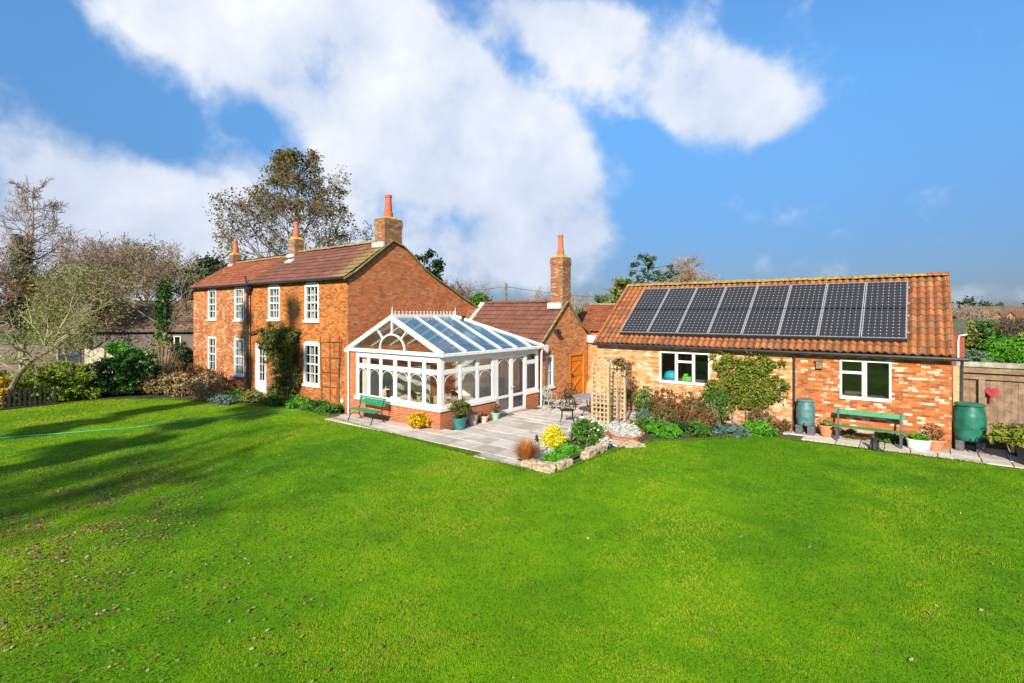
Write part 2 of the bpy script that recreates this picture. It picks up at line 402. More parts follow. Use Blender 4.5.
# ------------------------------------------------------------------ shared builders for buildings
def P(ax, pos, a, z, out=0.0):
    """a point on a wall plane: ax 'Y' = plane y=pos facing -y, ax 'X' = plane x=pos facing +x"""
    return (a, pos - out, z) if ax == 'Y' else (pos + out, a, z)
def pbox(mb, ax, pos, a0, a1, z0, z1, o0, o1):
    p, q = P(ax, pos, a0, z0, o0), P(ax, pos, a1, z1, o1)
    mb.box(min(p[0], q[0]), max(p[0], q[0]), min(p[1], q[1]), max(p[1], q[1]), z0, z1)
def wall(mb, ax, pos, a0, a1, z0, z1, holes=(), reveal=.12, top=None):
    """flat wall sheet with rectangular openings and reveals; top: list of (a, z) points of a gable above z1"""
    us = sorted({a0, a1, *[h[0] for h in holes], *[h[1] for h in holes]})
    zs = sorted({z0, z1, *[h[2] for h in holes], *[h[3] for h in holes]})
    for i in range(len(us) - 1):
        for j in range(len(zs) - 1):
            uc, zc = (us[i] + us[i + 1]) / 2, (zs[j] + zs[j + 1]) / 2
            if any(h[0] < uc < h[1] and h[2] < zc < h[3] for h in holes): continue
            mb.quad(P(ax, pos, us[i], zs[j]), P(ax, pos, us[i + 1], zs[j]), P(ax, pos, us[i + 1], zs[j + 1]), P(ax, pos, us[i], zs[j + 1]))
    for (u0, u1, w0, w1) in holes:
        for (a, b) in (((u0, w0), (u0, w1)), ((u1, w0), (u1, w1)), ((u0, w0), (u1, w0)), ((u0, w1), (u1, w1))):
            mb.quad(P(ax, pos, *a), P(ax, pos, *b), P(ax, pos, *b, -reveal), P(ax, pos, *a, -reveal))
    if top:
        mb.poly([P(ax, pos, a0, z1), P(ax, pos, a1, z1)] + [P(ax, pos, a, z) for a, z in top])

def sash(parent, ax, pos, a0, a1, z0, z1, arch=.0, cols=3, rows=4, curtain=True, name='window', seed=0, label=None):
    """tall white sash window: box frame, glazing bars, sill, pane and a curtain behind it"""
    fr = MB(); w_ = .10; rv = .035
    pbox(fr, ax, pos, a0, a0 + w_, z0, z1, -.10, .012); pbox(fr, ax, pos, a1 - w_, a1, z0, z1, -.10, .012)
    pbox(fr, ax, pos, a0 + w_, a1 - w_, z1 - w_, z1, -.10, .010); pbox(fr, ax, pos, a0 + w_, a1 - w_, z0, z0 + .08, -.10, .010)
    zm = (z0 + z1) / 2
    pbox(fr, ax, pos, a0 + w_, a1 - w_, zm - .03, zm + .03, -.085, -.012)
    ia0, ia1, iz0, iz1 = a0 + w_, a1 - w_, z0 + .08, z1 - w_
    for i in range(1, cols):
        x = ia0 + (ia1 - ia0) * i / cols; pbox(fr, ax, pos, x - .014, x + .014, iz0, iz1, -.075, -.03)
    for j in range(1, rows):
        if abs(j / rows - .5) < .05: continue
        z = iz0 + (iz1 - iz0) * j / rows; pbox(fr, ax, pos, ia0, ia1, z - .014, z + .014, -.074, -.031)
    if arch:
        n = 8; pts = [P(ax, pos, a0, z1, .012), P(ax, pos, a1, z1, .012)]
        cen = (a0 + a1) / 2
        pts += [P(ax, pos, cen + (a1 - cen) * math.cos(math.pi * k / n) , z1 + arch * math.sin(math.pi * k / n), .012) for k in range(1, n)]
        fr.poly(pts)
    f = fr.build(name, M['white'], parent)
    if label: f['label'] = label
    g = MB(); g.quad(P(ax, pos, ia0, iz0, -.055), P(ax, pos, ia1, iz0, -.055), P(ax, pos, ia1, iz1, -.055), P(ax, pos, ia0, iz1, -.055))
    g.build('pane', M['glass'], f)
    s = MB(); pbox(s, ax, pos, a0 - .05, a1 + .05, z0 - .09, z0 - .001, -.1, .07); s.build('sill', M['white'], f)
    if curtain:
        rs = random.Random(seed); c = MB(); W_ = ia1 - ia0
        k = rs.choice([.18, .22, .3])
        for (b0, b1) in ((ia0 - .05, ia0 + W_ * k), (ia1 - W_ * k, ia1 + .05)):
            m_ = 7
            for i in range(m_):
                x0, x1 = b0 + (b1 - b0) * i / m_, b0 + (b1 - b0) * (i + 1) / m_
                o0, o1 = (-.2, -.24) if i % 2 else (-.24, -.2)
                c.quad(P(ax, pos, x0, z0, o0), P(ax, pos, x1, z0, o1), P(ax, pos, x1, z1, o1), P(ax, pos, x0, z1, o0))
        c.build('curtain', M['curtain'], f)
    return f

def tiled(name, mat, parent, o, U, V, lu, lv, tw, course, amp, step=.02, sub=6, thick=.03, wob=.006, v0=0.0):
    """a tiled roof slope: o = lower corner, U along the eave, V up the slope; rolls of width tw, courses of height course"""
    o, U, V = np.array(o, float), np.array(U, float), np.array(V, float)
    U /= np.linalg.norm(U); V /= np.linalg.norm(V); Nn = np.cross(U, V)
    if Nn[2] < 0: Nn = -Nn
    nu = max(2, int(lu / tw * sub)); u = np.linspace(0, lu, nu + 1)
    nc = max(1, int(round(lv / course))); ch = lv / nc
    ph = 2 * np.pi * u / tw
    prof = amp * (0.5 + 0.5 * np.cos(ph)) ** (0.8) if amp > .02 else amp * (np.maximum(0, np.cos(ph)) ** 2)
    rng = np.random.default_rng(int(abs(o[0] * 97 + o[1] * 31)) + 5)
    rows = []; vv = []
    for c in range(nc):
        jit = np.repeat(rng.normal(0, wob, int(nu / sub) + 2), sub)[:nu + 1]
        sag = .015 * np.sin(u * .9 + c * .15)
        for e, hgt in ((0, step), (1, 0.0)):
            v = (c + e) * ch - (.0 if e else .012 * rng.random())
            rows.append(o + np.outer(u, U) + v * V + np.outer(prof + hgt + jit * (1 - e) + sag, Nn)); vv.append(v)
    Vt = np.concatenate(rows + [rows[0] - Nn * thick])
    n = nu + 1; F = []
    i = np.arange(nu)
    for r in range(len(rows) - 1): F.append(np.stack([r * n + i, r * n + i + 1, (r + 1) * n + i + 1, (r + 1) * n + i], 1))
    L = len(rows) * n; F.append(np.stack([L + i, L + i + 1, i + 1, i], 1))
    F = np.concatenate(F)
    ob = mesh_np(name, Vt, F, mat, parent, smooth=False)
    me = ob.data; uvl = me.uv_layers.new(name='UVMap')
    li = np.empty(len(me.loops), np.int32); me.loops.foreach_get('vertex_index', li)
    uu = np.concatenate([np.tile(u, len(rows) + 1)]); va = np.repeat(np.array(vv + [0]) + .001, n)
    # courses keep to the tile height used by the material
    va = va / ch * course + v0
    uvl.data.foreach_set('uv', np.stack([uu[li], va[li]], 1).ravel().astype(np.float32))
    return ob
def ridge_tiles(name, mat, parent, p0, p1, r=.12, n=None, seg=.42):
    mb = MB(); p0, p1 = Vector(p0), Vector(p1); L = (p1 - p0).length; k = max(1, int(L / seg)); d = (p1 - p0) / k
    rs = random.Random(int(L * 100)); side = d.cross(Vector((0, 0, 1))).normalized()
    for i in range(k):
        a, b = p0 + d * i, p0 + d * (i + 1) * 1.0; a = a + Vector((0, 0, rs.uniform(-.012, .012)))
        rr = r * rs.uniform(.95, 1.08); pr = []
        for q, rad in ((a, rr * 1.06), (b, rr * .97)):
            pr.append([q + side * math.cos(t) * rad + Vector((0, 0, 1)) * (math.sin(t) * rad * .8 - .02) for t in [math.pi * j / 6 for j in range(7)]])
        for j in range(6): mb.quad(pr[0][j], pr[0][j + 1], pr[1][j + 1], pr[1][j])
        mb.poly(pr[0]); mb.poly(pr[1])
    return mb.build(name, mat, parent)
def chimney(parent, x0, x1, y0, y1, z0, z1, pots, pot_h=.9, potr=.13, label=None):
    mb = MB(); mb.box(x0, x1, y0, y1, z0, z1 - .38)
    mb.box(x0 - .012, x1 + .012, y0 - .012, y1 + .012, z1 - .38, z1 - .30); mb.box(x0 - .025, x1 + .025, y0 - .025, y1 + .025, z1 - .30, z1 - .10)
    mb.box(x0 - .01, x1 + .01, y0 - .01, y1 + .01, z1 - .10, z1)
    c = mb.build('chimney', M['chim'], parent)
    if label: c['label'] = label
    cap = MB(); xm, ym = (x0 + x1) / 2, (y0 + y1) / 2; i = 0
    cap.poly([(x0 - .02, y0 - .02, z1 + .003), (x1 + .02, y0 - .02, z1 + .003), (x1 + .02, y1 + .02, z1 + .003), (x0 - .02, y1 + .02, z1 + .003)])
    b = [(x0 - .02, y0 - .02), (x1 + .02, y0 - .02), (x1 + .02, y1 + .02), (x0 - .02, y1 + .02)]
    t = [(xm - .18, ym - .18), (xm + .18, ym - .18), (xm + .18, ym + .18), (xm - .18, ym + .18)]
    for k in range(4):
        k2 = (k + 1) % 4; cap.quad((*b[k], z1 + .003), (*b[k2], z1 + .003), (*t[k2], z1 + .14), (*t[k], z1 + .14))
    cap.quad(*[(*q, z1 + .14) for q in t]); cap.build('flaunching', M['lichen'], c)
    for (px, py) in pots:
        q = MB(); q.lathe([(potr * 1.15, .05), (potr * 1.2, .12), (potr * 1.2, .3), (potr, .33), (potr * .78, pot_h - .12), (potr * .95, pot_h - .1), (potr * .9, pot_h), (potr * .6, pot_h), (potr * .55, pot_h - .2)], (px, py, z1 + .02), 14)
        q.build('chimney_pot', M['pot_terra'], c, smooth=True)
    return c

# ------------------------------------------------------------------ ground, lawn, paving
gm, N = newmat('rough grass ground'); g = N.n('ShaderNodeTexCoord').outputs['Object']
c = N.mix(N.smooth(N.noise(g, .05, 5), .4, .6), (.055, .10, .018), (.09, .12, .03)); c = N.mix(N.m('MULTIPLY', N.noise(g, 3, 6), .6), c, (.05, .06, .02))
finish(N, princ(N, c, 1.0, 0, None, .1))
mb = MB(); S_ = 1800; mb.quad((-S_, -S_, -.02), (S_, -S_, -.02), (S_, S_, -.02), (-S_, S_, -.02))
tag(mb.build('ground', gm), kind='structure')

lm, N = newmat('mown lawn turf'); g = N.n('ShaderNodeTexCoord').outputs['Object']
n_a = N.noise(g, .35, 5, .6); n_b = N.noise(g, 2.2, 6, .65); n_c = N.noise(g, 40, 4, .7)
c = N.mix(N.smooth(n_a, .38, .64), (.085, .24, .002), (.15, .34, .002))
c = N.mix(N.m('MULTIPLY', N.smooth(n_b, .5, .72), .5), c, (.27, .38, .008))
c = N.mix(N.m('MULTIPLY', N.smooth(n_c, .35, .75), .55), c, (.04, .13, .003))
finish(N, princ(N, c, .9, 0, bump(N, N.m('ADD', n_c, n_b), .8, .02), .1))
LAWN = [(-16.6, -30), (34, -30), (34, 5.8), (14.2, 5.95), (13.0, 5.85), (9.55, 5.75), (9.0, 6.05), (8.3, 5.3), (7.3, 3.9), (6.3, 3.0), (5.95, 1.7), (5.75, -.2), (5.7, -1.55),
        (4.7, -1.75), (.5, -1.35), (-3.35, -1.1), (-6.9, -.62), (-8.4, -.9), (-11.5, -2.0), (-13.4, -2.6), (-15.0, -3.3), (-16.6, -4.6), (-16.9, -9)]
mb = MB(); mb.poly([(x, y, .0) for x, y in LAWN]); tag(mb.build('lawn', lm), kind='structure')
sm = M['soil']
mb = MB()
mb.poly([(x, y, -.008) for x, y in [(-20, -4.6), (-16.6, -4.9), (-15, -3.6), (-11.5, -2.3), (-6.8, -.9), (-5, -.8), (-5, .5), (-20, .5)]])
tag(mb.build('flowerbed_soil', sm), kind='structure')
mb = MB(); mb.poly([(x, y, -.008) for x, y in [(5.6, 1.6), (6.3, 2.7), (7.3, 3.6), (8.3, 5.0), (9.8, 6.2), (9.8, 7.3), (4.6, 7.3), (4.6, 4.5)]])
tag(mb.build('border_soil', sm), kind='structure')

pm, N = newmat('sandstone paving'); g = N.n('ShaderNodeTexCoord').outputs['Object']
va = N.n('ShaderNodeAttribute', attribute_name='var').outputs['Fac']
c = N.ramp(va, [(0, (.42, .38, .32)), (.35, (.56, .51, .44)), (.7, (.64, .58, .50)), (1, (.47, .43, .38))])
c = N.mix(N.m('MULTIPLY', N.smooth(N.noise(g, 1.7, 6, .65), .42, .7), .55), c, (.25, .22, .17))
c = N.mix(N.m('MULTIPLY', N.smooth(N.noise(g, 30, 4, .7), .4, .8), .35), c, (.16, .14, .12))
finish(N, princ(N, c, .75, 0, bump(N, N.noise(g, 14, 5, .65), .4, .01), .3))
def slabs(name, inside, x0, x1, y0, y1, seed, z=.03, sizes=(.45, .6, .75, .9)):
    rs = random.Random(seed); V = []; F = []; var = []; y = y0
    while y < y1:
        hh = rs.choice(sizes[:3]); x = x0 - rs.random() * .5
        while x < x1:
            ww = rs.choice(sizes); gph = .012
            a, b, c_, d = x + gph, x + ww - gph, y + gph, y + hh - gph
            if inside((a + b) / 2, (c_ + d) / 2):
                zz = z + rs.uniform(-.003, .003); i = len(V); e = .006
                V += [(a, c_, -.03), (b, c_, -.03), (b, d, -.03), (a, d, -.03), (a, c_, zz - e), (b, c_, zz - e), (b, d, zz - e), (a, d, zz - e),
                      (a + e, c_ + e, zz), (b - e, c_ + e, zz), (b - e, d - e, zz), (a + e, d - e, zz)]
                for k in range(4):
                    k2 = (k + 1) % 4; F.append((i + k, i + k2, i + 4 + k2, i + 4 + k)); F.append((i + 4 + k, i + 4 + k2, i + 8 + k2, i + 8 + k))
                F.append((i + 8, i + 9, i + 10, i + 11)); var += [rs.random()] * 9
            x += ww
        y += hh
    return tag(mesh_np(name, V, F, pm, None, var), kind='structure')
def in_patio(x, y):
    front = -1.05 - (x + 3.35) * .066 if x > -3.4 else -1.05 + (-3.4 - x) * .15
    if x > 5.55 or y < front: return False
    if x < .15 and y > .05: return False
    if x < -5.0 and y > -.35 + (-5 - x) * .05: return False
    if 4.3 < x and -1.45 < y < 1.9: return False
    if x > 4.6 and y > 4.9: return False
    return True
slabs('patio', in_patio, -8, 5.7, -1.7, 10.6, 3)
slabs('garden_path', lambda x, y: (9.55 < x < 13.4 and 6.0 < y < 7.15) or (13.4 <= x < 17 and 5.95 < y < 8.1), 9.4, 17.2, 5.9, 8.2, 11, z=.035, sizes=(.6, .6, .9, .9))
mj, N = newmat('sandy joints'); g = N.n('ShaderNodeTexCoord').outputs['Object']
finish(N, princ(N, N.mix(N.noise(g, 9, 4), (.05, .07, .03), (.13, .12, .07)), 1, 0, None, .1))
mb = MB()
mb.poly([(x, y, .006) for x, y in [(-8, -.4), (-3.4, -1.1), (.5, -1.32), (4.7, -1.7), (5.6, -1.6), (5.6, 5), (4.6, 7.3), (4.6, 10.7), (-.1, 10.7), (-.1, 6), (.1, 5.8), (.1, 0), (-5, 0), (-5.2, -.35), (-8, -.25)]])
mb.poly([(x, y, .010) for x, y in [(9.4, 5.8), (13.2, 5.9), (17, 5.85), (17, 8.2), (13.5, 8.2), (13.5, 7.2), (9.4, 7.2)]])
tag(mb.build('paving_bed', mj), kind='structure')
dm, N = newmat('gravel drive'); g = N.n('ShaderNodeTexCoord').outputs['Object']
finish(N, princ(N, N.mix(N.smooth(N.noise(g, .5, 6), .4, .65), (.30, .22, .16), (.20, .15, .10)), 1, 0, bump(N, N.noise(g, 30, 3), .6, .02), .1))
mb = MB(); mb.poly([(*p, .0) for p in [(-26.21,-12.14), (-22.13,-5.21), (-37.83,-0.90), (-72.49,5.20), (-91.10,-11.68)]]); tag(mb.build('driveway', dm), kind='structure')

# ------------------------------------------------------------------ the house
HX0, HXM, HX1, HY = -19.75, -13.2, -5.2, .15
house = thing('brick_house', 'long two storey orange brick farmhouse with sash windows and three chimneys', 'house', (-12.5, .15, 0))
WIN = [(-17.87, -16.87, 3.62, 5.22, .04), (-14.8, -13.78, 3.60, 5.22, .04), (-17.87, -16.87, .84, 2.68, 0), (-14.82, -13.78, .84, 2.68, 0),
       (-11.42, -10.36, 3.66, 5.16, .12), (-8.30, -7.22, 3.62, 5.16, .12), (-8.38, -7.18, .88, 2.64, .10)]
DOOR = (-12.62, -11.6, .18, 2.5)
mb = MB(); wall(mb, 'Y', HY, HX0, HXM, -.1, 5.45, [w_[:4] for w_ in WIN if w_[0] < -13.3])
mb.build('wall', M['front_old'], house)
mb = MB(); wall(mb, 'Y', HY, HXM, HX1, -.1, 5.45, [w_[:4] for w_ in WIN if w_[0] > -13.3] + [DOOR]); mb.build('wall', M['front'], house)
PROF = [(.10, 5.40), (.45, 5.62), (2.35, 7.06), (2.95, 6.88), (3.38, 6.60), (3.85, 6.24), (4.28, 5.92), (4.91, 5.58), (5.91, 5.13), (6.83, 4.68), (7.6, 4.36), (8.5, 3.95)]
mb = MB(); mb.poly([(HX1, .15, -.1), (HX1, 8.5, -.1)] + [(HX1, y, z - .04) for y, z in reversed(PROF[1:])] + [(HX1, .15, 5.42)]); mb.build('gable_wall', M['gable'], house)
mb = MB(); mb.quad((HX0, 8.5, -.1), (HX1, 8.5, -.1), (HX1, 8.5, 3.9), (HX0, 8.5, 3.9))
mb.poly([(HX0, .15, -.1), (HX0, 8.5, -.1), (HX0, 8.5, 3.9), (HX0, 5, 5.4), (HX0, 2.35, 6.9), (HX0, .15, 5.4)])
mb.quad((HXM, .16, 3.0), (HXM, 8.4, 3.0), (HXM, 2.3, 6.8), (HXM, .5, 5.5))
mb.build('rear_wall', M['gable'], house)
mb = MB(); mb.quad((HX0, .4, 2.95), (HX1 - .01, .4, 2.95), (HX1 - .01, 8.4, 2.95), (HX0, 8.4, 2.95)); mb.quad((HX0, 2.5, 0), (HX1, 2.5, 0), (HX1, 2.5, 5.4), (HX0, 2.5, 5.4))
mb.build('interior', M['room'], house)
s1 = (2.35 + .06, 7.06 - 5.34)
tiled('roof', M['roofbrown'], house, (HXM, -.06, 5.34), (1, 0, 0), (0, *s1), HX1 + .07 - HXM, math.hypot(*s1), .30, .33, .018, .025)['label'] = 'brown tiled roof slope of the nearer section'
s2 = (2.41, 6.90 - 5.36)
tiled('roof', M['roofred'], house, (HX0 - .06, -.06, 5.36), (1, 0, 0), (0, *s2), HXM - HX0 + .06, math.hypot(*s2), .23, .30, .035, .02)['label'] = 'older red pantile roof slope of the farther section'
mb = MB(); rp = PROF[2:]
for (a, b) in zip(rp, rp[1:]): mb.quad((HX0 - .05, a[0], a[1] - .0), (HX1 + .05, a[0], a[1]), (HX1 + .05, b[0], b[1]), (HX0 - .05, b[0], b[1]))
mb.build('rear_roof', M['roofred'], house)
mb = MB(); mb.quad((HXM, -.05, 5.34), (HXM, 2.35, 6.9), (HXM, 2.35, 7.06), (HXM, -.05, 5.40)); mb.build('roof_step', M['mossy'], house)
ridge_tiles('ridge', M['mossy'], house, (HXM, 2.35, 7.08), (HX1, 2.35, 7.08), .13)
ridge_tiles('ridge', M['mossy'], house, (HX0, 2.35, 6.92), (HXM, 2.35, 6.92), .13)
# verge: mortar, and a black strip standing in for its shadow on the gable
mb = MB(); pts = [(-.08, 5.30)] + PROF[1:]
for (a, b) in zip(pts, pts[1:]): mb.bar((HX1 + .05, a[0], a[1]), (HX1 + .05, b[0], b[1]), .14, .05)
mb.build('verge', M['mossy'], house)
mb = MB()
for (a, b) in zip([(-.08, 5.22), (.45, 5.55), (2.2, 6.88)], [(.45, 5.55), (2.2, 6.88)]): mb.bar((HX1 + .055, a[0], a[1]), (HX1 + .055, b[0], b[1]), .07, .07)
mb.build('verge_shadow_strip', M['black'], house)
mb = MB(); mb.tube([(HX0 - .1, -.12, 5.34), (HX1 + .05, -.12, 5.34)], .055, 8); mb.build('gutter', M['black'], house)
mb = MB(); mb.tube([(-13.07, -.02, .05), (-13.07, -.02, 5.0)], .06, 8); mb.box(-13.2, -12.94, -.12, .1, 4.95, 5.2); mb.tube([(-13.35, -.0, 5.75), (-13.07, -.02, 5.15)], .05, 6)
mb.tube([(-13.07, -.02, 2.95), (-12.35, -.02, 3.05)], .05, 6); mb.tube([(-12.8, -.02, 5.2), (-13.07, -.02, 5.0)], .05, 6); mb.build('drainpipe', M['black'], house, smooth=True)
for i, w_ in enumerate(WIN): sash(house, 'Y', HY, *w_[:4], arch=w_[4], cols=3 if i not in (0, 2) else 2, rows=4, seed=i, label=None)
# sills and brick arches read as thin painted lines; white glazed door
a0, a1, z0, z1 = DOOR
mb = MB(); o = -.10
pbox(mb, 'Y', HY, a0, a0 + .09, z0, z1, -.11, .01); pbox(mb, 'Y', HY, a1 - .09, a1, z0, z1, -.11, .01); pbox(mb, 'Y', HY, a0 + .09, a1 - .09, z1 - .09, z1, -.11, .008)
pbox(mb, 'Y', HY, a0 + .09, a0 + .26, z0, z1 - .09, -.1, -.05); pbox(mb, 'Y', HY, a1 - .26, a1 - .09, z0, z1 - .09, -.1, -.05)
pbox(mb, 'Y', HY, a0 + .26, a1 - .26, z0, z0 + .55, -.1, -.05); pbox(mb, 'Y', HY, a0 + .26, a1 - .26, z1 - .22, z1 - .09, -.1, -.05)
for k in range(1, 4):
    z = z0 + .55 + (z1 - .22 - z0 - .55) * k / 4; pbox(mb, 'Y', HY, a0 + .26, a1 - .26, z - .012, z + .012, -.09, -.055)
xm = (a0 + a1) / 2; pbox(mb, 'Y', HY, xm - .012, xm + .012, z0 + .55, z1 - .22, -.091, -.054)
dr = mb.build('door', M['white'], house)
mb = MB(); mb.quad(*[P('Y', HY, a, z, -.075) for a, z in ((a0 + .26, z0 + .55), (a1 - .26, z0 + .55), (a1 - .26, z1 - .22), (a0 + .26, z1 - .22))]); mb.build('pane', M['glass'], dr)
mb = MB(); mb.tube([(a1 - .18, HY + .02, 1.15), (a1 - .18, HY - .04, 1.15), (a1 - .28, HY - .04, 1.15)], .012, 6); mb.build('handle', M['iron'], dr)
mb = MB(); mb.box(a0 - .15, a1 + .15, -.25, .149, -.02, .17); mb.build('doorstep', M['stone'], house, bevel=.015)
chimney(house, -5.90, -5.23, 2.0, 2.95, 6.5, 8.0, [(-5.56, 2.46)], 1.06, .165)
chimney(house, -12.98, -12.42, 2.06, 2.55, 6.4, 7.72, [(-12.7, 2.3)], .92, .14)
chimney(house, -19.65, -19.22, 2.1, 2.55, 6.2, 7.4, [(-19.43, 2.33)], .85, .14)
for q in ((-5.96, -5.2, 1.88, 1.985, 6.74, 6.98), (-13.02, -12.38, 1.93, 2.045, 6.72, 6.96), (-19.68, -19.18, 1.98, 2.085, 6.66, 6.84)): mb = MB(); mb.box(*q); mb.build('flashing', M['stone_white'], house, bevel=.01)
mb = MB(); V_ = Vector((0, *s1)).normalized(); b_ = Vector((-12.1, -.06, 5.34)) + V_ * 1.9
nn = Vector((1, 0, 0)).cross(V_); mb.bar(b_ + nn * .08, b_ + nn * .08 + Vector((.55, 0, 0)), .3, .10, up=nn); mb.build('roof_vent', M['stone_white'], house, bevel=.02)
mb = MB(); mb.lathe([(.09, 0), (.1, .03), (.05, .06)], (0, 0, 0), 10); mb.xform(Matrix.Translation((-5.55, .14, .42)) @ Matrix.Rotation(R(90), 4, 'X')); mb.build('vent_cowl', M['whitepot'], house)
mb = MB()     # dark timber climbing frame
for x in (-6.95, -6.35, -5.75): mb.bar((x + .0, .10, .35), (x - .12 + .12 * (x + 6.95), .10, 3.0), .022, .02, up=(0, 1, 0))
for z in (.9, 1.5, 2.1, 2.75): mb.bar((-7.0, .075, z), (-5.6, .075, z + .05), .018, .014, up=(0, 1, 0))
mb.bar((-5.9, .075, .45), (-5.55, .08, 2.9), .03, .02, up=(0, 1, 0))
tag(mb.build('wall_trellis', plain('dry brown trellis', (.17, .085, .04), .9)), 'thin brown wooden trellis frame fixed to the orange house wall beside the conservatory', 'trellis')

# ------------------------------------------------------------------ the kitchen wing behind the conservatory
wing = thing('kitchen_wing', 'low brick wing with brown tiled roof, tall chimney and orange plank door in its gable', 'house wing', (-.1, 8.2, 0))
GX = -.1
mb = MB(); WW = (6.66, 7.24, .70, 2.08); DD = (8.62, 9.98, .02, 2.03)
wall(mb, 'X', GX, 6.1, 10.3, -.1, 2.45, [WW, DD], top=[(10.3, 2.85), (8.35, 4.42), (6.1, 2.45)]); mb.build('gable_wall', M['linkbrick'], wing)
mb = MB(); wall(mb, 'Y', 6.1, HX1, GX, -.1, 2.5); mb.build('wall', M['linkbrick'], wing); mb = MB(); wall(mb, 'Y', 10.3, HX1, GX, -.1, 2.9); mb.build('rear_wall', M['linkbrick'], wing)
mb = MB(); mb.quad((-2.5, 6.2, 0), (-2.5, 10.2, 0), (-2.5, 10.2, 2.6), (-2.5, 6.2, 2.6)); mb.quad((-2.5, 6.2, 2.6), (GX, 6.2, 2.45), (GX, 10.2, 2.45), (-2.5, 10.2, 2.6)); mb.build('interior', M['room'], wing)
s3 = (8.35 - 5.98, 4.46 - 2.40)
tiled('roof', M['roofbrown'], wing, (HX1 + .01, 5.98, 2.40), (1, 0, 0), (0, *s3), GX - HX1 + .06, math.hypot(*s3), .30, .33, .02, .03)
mb = MB(); mb.quad((HX1 + .01, 8.35, 4.46), (GX + .05, 8.35, 4.46), (GX + .05, 10.4, 2.85), (HX1 + .01, 10.4, 2.85)); mb.build('rear_roof', M['roofbrown'], wing)
ridge_tiles('ridge', M['roofbrown'], wing, (HX1, 8.35, 4.48), (GX + .02, 8.35, 4.48), .12)
mb = MB(); mb.bar((GX + .06, 5.95, 2.42), (GX + .06, 8.35, 4.50), .08, .035); mb.bar((GX + .06, 8.35, 4.50), (GX + .06, 9.7, 3.30), .10, .045); mb.bar((GX + .06, 9.7, 3.30), (GX + .06, 10.45, 2.95), .10, .045)
mb.build('verge', M['mossy'], wing)
mb = MB(); mb.bar((HX1 + .06, 5.95, 2.45), (HX1 + .06, 8.3, 4.5), .28, .06); mb.build('flashing', M['stone_white'], wing)
mb = MB(); mb.box(-.85, -.12, 7.86, 7.99, 4.15, 4.42); mb.build('flashing', M['stone_white'], wing)
chimney(wing, -.76, -.105, 8.0, 8.72, 4.0, 6.5, [(-.43, 8.36)], 1.06, .14)
sash(wing, 'X', GX, *WW, cols=2, rows=2, seed=9)
a0, a1, z0, z1 = DD
mb = MB(); n = 8
for i in range(n):
    u0, u1 = a0 + .09 + (a1 - a0 - .18) * i / n, a0 + .09 + (a1 - a0 - .18) * (i + 1) / n; pbox(mb, 'X', GX, u0 + .004, u1 - .004, z0 + .03, z1 - .09, -.09, -.05)
for z in (z0 + .12, z0 + .95, z1 - .35): pbox(mb, 'X', GX, a0 + .11, a1 - .11, z, z + .14, -.05, -.02)
for (za, zb) in ((z0 + .26, z0 + .95), (z0 + 1.09, z1 - .35)): mb.bar((GX - .035, a0 + .15, za), (GX - .035, a1 - .15, zb), .13, .026, up=(1, 0, 0))
pbox(mb, 'X', GX, a0, a0 + .09, z0, z1, -.11, .012); pbox(mb, 'X', GX, a1 - .09, a1, z0, z1, -.11, .012); pbox(mb, 'X', GX, a0 + .09, a1 - .09, z1 - .09, z1, -.11, .01)
d_ = mb.build('door', M['oak'], wing); mb = MB(); mb.box(GX - .02, GX + .03, a0 + .2, a0 + .24, .95, 1.1); mb.build('handle', M['iron'], d_)
mb = MB(); mb.box(GX, GX + .14, 7.28, 7.52, 3.08, 3.22); mb.box(GX + .1, GX + .2, 7.25, 7.55, 3.0, 3.12); mb.build('floodlight', M['black'], wing)
mb = MB(); mb.lathe([(.02, 0), (.17, .03), (.2, .08), (.18, .09), (.0, .05)], (0, 0, 0), 18, 1.0); mb.xform(Matrix.Translation((GX + .02, 6.55, 2.38)) @ Matrix.Rotation(R(90), 4, 'Y')); mb.build('wall_disc', M['whitepot'], wing, smooth=True)

# link between the wing and the outbuilding, and the pantile range behind
link = thing('pantile_range', 'low red pantile roofed range joining the kitchen wing and the solar outbuilding', 'outbuilding', (1, 11, 0))
mb = MB(); wall(mb, 'Y', 10.35, GX, 2.1, -.1, 2.55); mb.quad((GX, 10.36, 2.55), (3.2, 10.36, 2.55), (3.2, 11.0, 2.6), (GX, 11.0, 2.6)); mb.build('wall', M['linkbrick'], link)
mb = MB(); wall(mb, 'Y', 11.0, GX - 2, 3.2, 2.3, 3.1); mb.quad((-2.1, 11, 3.1), (-2.1, 14.4, 4.4), (-2.1, 17, 3.1), (-2.1, 11, -.1)); mb.build('upper_wall', M['conbrick'], link)
mb = MB(); mb.box(GX + .03, 1.7, 10.18, 10.34, 2.52, 2.86); mb.build('fascia', M['white'], link)
s4 = (14.4 - 10.85, 4.42 - 3.02)
tiled('roof', M['roofred'], link, (GX - 2.1, 10.85, 3.02), (1, 0, 0), (0, *s4), 6.3, math.hypot(*s4), .23, .30, .045, .02)
mb = MB(); mb.quad((-2.2, 14.4, 4.42), (4.1, 14.4, 4.42), (4.1, 17.6, 3.1), (-2.2, 17.6, 3.1)); mb.build('rear_roof', M['roofred'], link)
ridge_tiles('ridge', M['mossy'], link, (-2.2, 14.4, 4.44), (4.1, 14.4, 4.44), .12)

